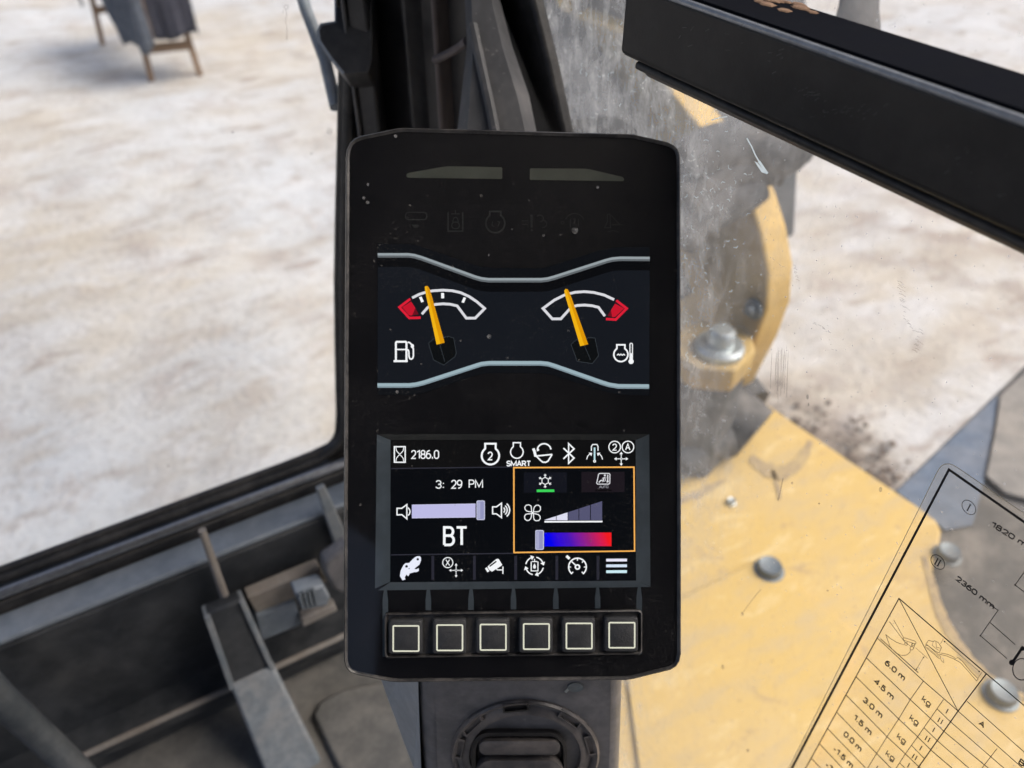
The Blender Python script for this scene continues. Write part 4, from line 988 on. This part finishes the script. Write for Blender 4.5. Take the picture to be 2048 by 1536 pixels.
    for i, x in enumerate((108, 418, 726, 1032, 1337, 1638, 1938)):
        f = Flat(MP, H+3e-5, D); yo = -i*3
        if i in (0, 6): f.fill([(x-9, 62+yo), (x+9, 60+yo), (x+20, 150+yo), (x+20, 235), (x+ (2 if i == 0 else 20), 240), (x+(2 if i == 0 else 20), 555+yo), (x-20, 558+yo), (x-20, 150+yo)])
        else: f.fill([(x-9, 55), (x+9, 55), (x+20, 148+yo), (x+20, 225+yo), (x-20, 225+yo), (x-20, 148+yo)])
        f.build('key_divider', M_printed, mon)
    f = Flat(MP, H, A); f.fill([(131, 66), (1702, 66), (1705, 967), (128, 977)]); lo = f.build('status_screen', glow((10, 12, 16)), mon)
    h1, h2, h3 = H+6e-5, H+12e-5, H+18e-5
    DIM = glow((48, 48, 58))
    f = Flat(MP, h1, A); f.fill([(131, 66), (1702, 66), (1702, 236), (920, 239), (130, 246)]); f.build('status_bar', glow((17, 17, 18)), lo)
    f = Flat(MP, h2, A); f.stroke([(130, 248), (918, 238)], 7); f.build('screen_line', DIM, lo)
    f = Flat(MP, h2, A); f.stroke([(127, 802), (918, 792)], 7); f.build('screen_line', DIM, lo)
    for x in (401, 668, 933, 1197, 1461):
        f = Flat(MP, h1, A); f.stroke([(x, 808), (x, 962)], 18); f.build('screen_divider', glow((42, 42, 52)), lo)
    f = Flat(MP, h2, A); f.stroke([(921, 242), (1692, 239), (1696, 777), (922, 787)], 9, True); f.build('selection_frame', glow((252, 182, 92)), lo)
    f = Flat(MP, h1, A); f.fill([(985, 273), (1262, 272), (1262, 402), (985, 403)]); f.build('climate_tile', glow((20, 22, 30)), lo)
    f = Flat(MP, h1, A); f.fill([(1355, 270), (1632, 269), (1632, 399), (1355, 400)]); f.build('climate_tile', glow((30, 25, 31)), lo)
    def icon(name, zz, draw, m=WH, h=h2):
        f = Flat(MP, h, zz); draw(f); return f.build(name, m, lo)
    def i1(f):
        f.stroke([(218, 152), (316, 152), (316, 293), (218, 293)], 11, True)
        for s in (1, -1): f.stroke([(232, 222-s*65), (236, 222-s*35), (252, 222-s*16), (266, 222-s*2)], 7); f.stroke([(303, 222-s*65), (298, 222-s*35), (283, 222-s*16), (268, 222-s*2)], 7)
    icon('hourglass_icon', B, i1)
    icon('hour_reading', B, lambda f: f.tbox('2186.0', 358, 182, 613, 263))
    def i2(f): eng(f, 1088, 234, 79, 47, 125, 17); f.tbox('2', 1064, 196, 1112, 276, .14)
    icon('engine_mode_icon', B, i2)
    icon('engine_outline_icon', Cc, lambda f: eng(f, 108, 200, 57, 32, 116, 11))
    icon('mode_word', A, lambda f: f.tbox('SMART', 861, 197, 1020, 235, .19))
    def i3(f):
        f.stroke(arc(355, 185, 62, 60, -178, -8, 14), 13); f.stroke([(268, 238), (428, 222)], 13); f.stroke([(427, 222), (392, 280), (372, 293), (342, 292), (322, 275), (284, 238)], 13)
        f.stroke([(256, 168), (266, 190), (278, 240)], 24); f.fill([(300, 160), (286, 195), (312, 186)])
    icon('bucket_icon', Cc, i3)
    icon('wireless_icon', Cc, lambda f: f.stroke([(530, 165), (626, 255), (577, 303), (577, 124), (626, 172), (530, 262)], 13))
    def i5(f):
        f.stroke([(783, 190), (783, 150), (795, 132), (833, 132), (843, 150), (843, 190)], 9); f.ring(812, 283, 9, 8)
        for s in (-1, 1): f.stroke([(812+s*72, 268), (812+s*64, 240), (812+s*48, 222), (812+s*38, 214)], 8); f.fill([(812+s*22, 208), (812+s*54, 206), (812+s*28, 238)])
    icon('boom_swing_icon', Cc, i5); icon('boom_swing_icon', Cc, lambda f: f.stroke([(812, 160), (812, 272)], 15), glow((190, 228, 235)))
    def cross(f, cx, cy, L, wd, hl, hw, gap):
        for dx, dy in ((1, 0), (-1, 0), (0, 1), (0, -1)): f.arrow((cx+dx*gap, cy+dy*gap), (cx+dx*L, cy+dy*L), wd, hl, hw)
        f.ring(cx, cy, gap*.7, wd*.8)
    def i6(f): f.ring(994, 155, 53, 9); f.ring(1114, 155, 53, 9); f.tbox('2', 973, 124, 1016, 188, .14); f.tbox('A', 1090, 121, 1138, 186, .14); cross(f, 1053, 262, 64, 7, 22, 15, 13)
    icon('pattern_icon', Cc, i6)
    def i7(f): f.tbox('3:', 590, 455, 672, 533); f.tbox('29', 730, 452, 832, 533); f.tbox('PM', 888, 450, 1018, 528)
    icon('clock_reading', B, i7)
    icon('quiet_speaker_icon', B, lambda f: (f.stroke([(242, 710), (286, 710), (331, 676), (331, 806), (286, 768), (242, 770)], 11, True), f.stroke([(342, 704), (356, 722), (360, 742), (354, 762), (342, 776)], 10)))
    LAV = glow((192, 190, 232))
    icon('volume_slider', B, lambda f: f.fill([(376, 678), (953, 668), (953, 792), (376, 800)]), LAV, h1)
    icon('volume_slider', B, lambda f: (f.stroke([(376, 680), (953, 670)], 5), f.stroke([(376, 798), (953, 790)], 5)), glow((214, 212, 246)), h2)
    def thumb(zz, x0, y0, x1, y1):
        icon('slider_thumb', zz, lambda f: f.fill(rrect(x0, y0, x1, y1, 14)), glow((200, 202, 228)), h2)
        icon('slider_thumb', zz, lambda f: f.fill(rrect(x0+8, y0+8, x1-8, y1-8, 9)), glow((150, 152, 192)), h3)
        icon('slider_thumb', zz, lambda f: f.fill([(x0+14, y0+16), (x0+34, y0+16), (x0+34, y1-16), (x0+14, y1-16)]), glow((172, 174, 208)), h3+2e-5)
    thumb(B, 962, 639, 1038, 816)
    def i8(f):
        f.stroke([(1108, 697), (1142, 697), (1188, 664), (1188, 794), (1142, 760), (1108, 760)], 11, True)
        for r in (26, 48, 70): f.stroke(arc(1192, 726, r, r*1.05, -52, 52, 8), 11)
    icon('loud_speaker_icon', B, i8)
    icon('source_word', B, lambda f: f.tbox('BT', 656, 872, 882, 1053, .125))
    def i9(f):
        f.stroke([(364+33*math.cos(R(a)), 462+33*math.sin(R(a))) for a in range(30, 390, 60)], 7, True)
        for a in range(30, 390, 60):
            d = Vector((math.cos(R(a)), math.sin(R(a)))); c = Vector((364, 462)); f.stroke([tuple(c+d*33), tuple(c+d*63)], 7)
            for s in (-1, 1): e = Vector((math.cos(R(a+s*38)), math.sin(R(a+s*38)))); f.stroke([tuple(c+d*42), tuple(c+d*42+e*18)], 5)
    icon('snowflake_icon', Cc, i9)
    icon('active_underline', Cc, lambda f: f.fill([(288, 540), (447, 539), (447, 562), (288, 563)]), glow((62, 216, 92)))
    def i10(f):
        f.stroke([(858, 394), (942, 394), (951, 403), (950, 482), (940, 491), (838, 491), (831, 482), (848, 402)], 8, True); f.disc(905, 412, 9)
        f.stroke([(902, 426), (892, 455), (868, 458), (850, 476)], 10); f.stroke([(900, 432), (880, 440)], 6); f.stroke([(915, 425), (908, 462), (880, 470)], 5); f.stroke([(931, 405), (931, 462)], 10); f.disc(930, 467, 10)
    icon('cab_climate_icon', Cc, i10, glow((226, 226, 232)))
    icon('auto_word', Cc, lambda f: f.tbox('AUTO', 850, 503, 933, 527), glow((185, 185, 195)))
    icon('idle_underline', Cc, lambda f: f.fill([(818, 541), (967, 540), (967, 555), (818, 556)]), glow((14, 12, 15)))
    def i11(f):
        for q in range(4):
            a = R(90*q); pts = [(-8, -8), (-10, -44), (-14, -62), (-30, -72), (-56, -70), (-70, -52), (-68, -32), (-52, -16), (-30, -10)]
            f.stroke([(250+x*math.cos(a)-y*math.sin(a), 751+x*math.sin(a)+y*math.cos(a)) for x, y in pts], 8, True)
        f.disc(250, 751, 9)
    icon('fan_icon', Cc, i11)
    ly = lambda x: 815-(x-360)*170/520
    for i, (a, b) in enumerate(((360, 462), (468, 567), (573, 667), (673, 771), (778, 880))):
        icon('fan_level_bar', Cc, lambda f: f.fill([(a, ly(a)), (b, ly(b)), (b, 818), (a, 818)]), glow((226, 226, 246)) if i < 2 else glow((86, 86, 116)))
    icon('fan_level_base', Cc, lambda f: f.fill([(358, 825), (883, 823), (883, 837), (358, 839)]))
    k = NT('temperature_gradient'); k.t.nodes.remove(k.p); e = k.n('ShaderNodeEmission'); e.inputs[1].default_value = 1/2**EXPO
    tc = k.n('ShaderNodeTexCoord'); sx = k.n('ShaderNodeSeparateXYZ'); k.l(tc.outputs['Generated'], sx.inputs[0]); rp = k.n('ShaderNodeValToRGB')
    rp.color_ramp.elements[0].color = (*lin((2, 2, 240)), 1); rp.color_ramp.elements[0].position = .12; rp.color_ramp.elements[1].color = (*lin((244, 28, 34)), 1); rp.color_ramp.elements[1].position = .92
    x_ = rp.color_ramp.elements.new(.38); x_.color = (*lin((72, 22, 190)), 1); x_ = rp.color_ramp.elements.new(.66); x_.color = (*lin((160, 34, 120)), 1)
    k.l(sx.outputs[0], rp.inputs[0]); k.l(rp.outputs[0], e.inputs[0]); k.l(e.outputs[0], k.out.inputs[0]); k.m.cycles.emission_sampling = 'NONE'
    icon('temperature_slider', Cc, lambda f: f.fill([(357, 932), (965, 930), (965, 1053), (357, 1056)]), k.m, h1)
    thumb(Cc, 275, 907, 353, 1086)
    icon('coupler_icon', B, lambda f: f.fill([(425, 1145), (447, 1144), (458, 1155), (460, 1180), (445, 1220), (400, 1256), (412, 1264), (438, 1253), (440, 1276), (425, 1286), (400, 1288), (358, 1300), (345, 1326), (326, 1310), (311, 1340), (320, 1354), (292, 1362), (268, 1325), (275, 1275), (300, 1225), (320, 1207), (352, 1205), (385, 1170), (410, 1150)]), glow((236, 240, 255)))
    icon('coupler_hole', B, lambda f: (f.disc(430, 1172, 11), f.disc(328, 1236, 12)), glow((12, 14, 18)), h3)
    icon('coupler_hole', B, lambda f: f.disc(351, 1256, 6), glow((130, 140, 150)), h3)
    icon('pattern_change_icon', B, lambda f: (f.ring(702, 1202, 46, 8), f.tbox('X', 680, 1172, 724, 1232), cross(f, 777, 1272, 64, 6, 20, 13, 13)))
    icon('camera_icon', B, lambda f: (f.fill([(1062, 1238), (1138, 1172), (1156, 1167), (1166, 1174), (1195, 1222), (1182, 1234), (1102, 1284), (1076, 1268)]), f.stroke([(1048, 1250), (1070, 1285)], 20), f.stroke([(1140, 1256), (1150, 1268), (1200, 1268)], 9), f.stroke([(1201, 1238), (1201, 1304)], 10)))
    icon('camera_icon', B, lambda f: f.stroke([(1080, 1236), (1142, 1190)], 13), glow((12, 14, 18)), h3)
    def i12(f):
        for a in (20, 110, 200, 290):
            f.stroke(arc(268, 1232, 80, 80, a-8, a+52, 8), 11); d = R(a+50); t = Vector((-math.sin(d), math.cos(d))); nn = Vector((math.cos(d), math.sin(d))); c = Vector((268, 1232))+nn*80
            f.fill([tuple(c+t*26), tuple(c+nn*22-t*4), tuple(c-nn*22-t*4)])
        f.stroke([(238, 1192), (238, 1277), (299, 1277), (299, 1192)], 9); f.stroke([(268, 1168), (268, 1192)], 8); f.stroke([(246, 1192), (292, 1192)], 9)
        f.fill([(268, 1208), (280, 1232), (282, 1244), (276, 1255), (268, 1258), (260, 1255), (254, 1244), (256, 1232)])
    icon('fluid_cycle_icon', Cc, i12)
    def i13(f):
        f.stroke(arc(657, 1242, 80, 80, -232, 52, 30), 12); f.ring(657, 1242, 19, 13); f.stroke([(604, 1192), (642, 1228)], 11); f.stroke([(556, 1142), (570, 1153), (584, 1168)], 24)
        for a in (-180, -90, -45, 0, 48, 132): d = Vector((math.cos(R(a)), math.sin(R(a)))); c = Vector((657, 1242)); f.stroke([tuple(c+d*76), tuple(c+d*58)], 9)
    icon('speedometer_icon', Cc, i13)
    for y0, c in ((1167, (238, 236, 255)), (1219, (218, 232, 252)), (1272, (208, 240, 250))): icon('menu_icon', Cc, lambda f: f.fill([(917, y0), (1105, y0-1), (1105, y0+24), (917, y0+25)]), glow(c))

    # ---- key tray with six keys
    def dl(q, r, h):
        """rounded quad (photo units of D) at height h"""
        q = [Vector(p) for p in q]; o = []
        for i in range(4):
            a, b, c = q[i-1], q[i], q[(i+1) % 4]; u = (a-b).normalized()*r; v_ = (c-b).normalized()*r
            for k in range(5):
                t = k/4; o.append(tuple(b+u*(1-t)**2+v_*t**2))
        return [MP(x, y, h) for x, y in D(o)]
    T = lambda d: [(108+d, 240+d), (1952-d, 215+d), (1952-d, 528-d), (110+d, 556-d)]
    loft('key_tray', [dl(T(-2), 30, -.0035), dl(T(-2), 30, .0007), dl(T(6), 28, .0011), dl(T(12), 26, .0007), dl(T(16), 24, -.0008)], M_shell, mon, cap0=False)
    KEY = surf('key_rubber', (.028, .030, .034), .55, DUSTC, .06, 30, bump=.3, fine=1500)
    for x0, y0, y1, ox, oy0, oy1 in ((140, 278, 522, 168, 313, 501), (452, 272, 520, 480, 307, 496), (762, 268, 518, 790, 303, 493), (1070, 264, 513, 1098, 299, 487), (1374, 262, 510, 1403, 295, 483), (1680, 257, 505, 1708, 290, 477)):
        x1 = x0+240
        Q = lambda d: [(x0+d, y0+d), (x1-d, y0+d), (x1-d, y1-d), (x0+d, y1-d)]
        kb = loft('key', [dl(Q(-3), 26, -.0007), dl(Q(0), 24, .0016), dl(Q(4), 22, .0024), dl(Q(10), 20, .0027)], KEY, mon)
        f = Flat(MP, .00275, D); f.stroke([tuple(p) for p in rrect(ox+4, oy0+4, ox+186, oy1-4, 7, 3)], 10.5, True); f.build('backlit_outline', glow((226, 226, 205)), kb)
    # ---- cover glass with smudges and dust
    k = NT('monitor_cover_glass'); k.t.nodes.remove(k.p)
    tr = k.n('ShaderNodeBsdfTransparent'); gl = k.n('ShaderNodeBsdfGlossy'); gl.inputs['Roughness'].default_value = .045
    df = k.n('ShaderNodeBsdfDiffuse'); df.inputs[0].default_value = (.55, .53, .5, 1)
    a = k.n('ShaderNodeMixShader'); k.l(k.sheen(.034, 1.0), a.inputs[0]); k.l(tr.outputs[0], a.inputs[1]); k.l(gl.outputs[0], a.inputs[2])
    rot = (R(-50), R(0), R(30))
    co = k.coord(); st = k.coord((10, 10, 1.6)); n1 = k.noise(co, 900, 2, .6); n2 = k.noise(co, 16, 4, .6); n3 = k.noise(st, 160, 5, .7, .3)
    vo = k.n('ShaderNodeTexVoronoi'); vo.inputs['Scale'].default_value = 260; k.l(co, vo.inputs['Vector'])
    sepc = k.n('ShaderNodeSeparateColor'); k.l(vo.outputs['Color'], sepc.inputs[0])
    specks = k.math('MULTIPLY', k.math('LESS_THAN', vo.outputs['Distance'], k.math('MULTIPLY', k.ramp(sepc.outputs[0], .86, 1.0), .15)), .13)
    fine = k.math('MULTIPLY', k.math('MULTIPLY', k.ramp(n1, .62, .78), k.ramp(n2, .40, .66)), .24)
    strk = k.math('MULTIPLY', k.math('MULTIPLY', k.ramp(n3, .56, .72), k.ramp(n2, .46, .66)), .13)
    haze = k.math('MULTIPLY', k.ramp(n2, .35, .75), .003)
    tot = k.math('ADD', k.math('ADD', specks, fine), k.math('ADD', strk, haze))
    b = k.n('ShaderNodeMixShader'); k.l(tot, b.inputs[0]); k.l(a.outputs[0], b.inputs[1]); k.l(df.outputs[0], b.inputs[2]); k.l(b.outputs[0], k.out.inputs[0])
    # sheet with an opening for the key tray
    o_ = [(x, y) for x, y in ins(7.5)]
    up_ = [p for p in o_ if p[1] < 1150]
    tr_ = D([(112, 244), (1948, 219), (1948, 524), (114, 552)])
    n = len(o_); vs = [MP(x, y, -.0002) for x, y in o_+tr_]
    iR = max(range(n), key=lambda i: (o_[i][0] > 1200 and abs(o_[i][1]-1000) < 5)); iL = max(range(n), key=lambda i: (o_[i][0] < 800 and abs(o_[i][1]-1000) < 5))
    top_face = [i for i in list(range(iL, n))+list(range(0, iR+1))] + [n+1, n+0]
    bot_face = [i for i in range(iR, iL+1)] + [n+0, n+3, n+2, n+1]
    link('cover_glass', vs, [tuple(top_face), tuple(bot_face)], k.m, mon)
    # dried drops on the glass
    f = Flat(MP, -.00012); rnd = random.Random(2)
    for x, y, r in ((978, 673, 5.5), (736, 369, 3.5), (727, 396, 4), (735, 405, 4.5), (791, 272, 4), (1195, 374, 4), (978, 510, 3), (1150, 461, 8), (1087, 471, 3), (1024, 458, 2), (1306, 303, 2), (1146, 400, 1.6), (1312, 300, 1.5), (905, 533, 3), (1015, 716, 3), (869, 758, 2.5), (803, 701, 2.5), (794, 784, 4)): f.disc(x, y, r*.8)
    kd = NT('dried_drop_film'); kd.t.nodes.remove(kd.p); t2 = kd.n('ShaderNodeBsdfTransparent'); d2 = kd.n('ShaderNodeBsdfDiffuse'); d2.inputs[0].default_value = (.6, .6, .6, 1)
    mx = kd.n('ShaderNodeMixShader'); nn_ = kd.noise(kd.coord(), 700, 3); kd.l(kd.ramp(nn_, .35, .7, .08, .32), mx.inputs[0]); kd.l(t2.outputs[0], mx.inputs[1]); kd.l(d2.outputs[0], mx.inputs[2]); kd.l(mx.outputs[0], kd.out.inputs[0])
    f.build('dried_drops', kd.m, mon)['kind'] = 'stuff'
monitor()
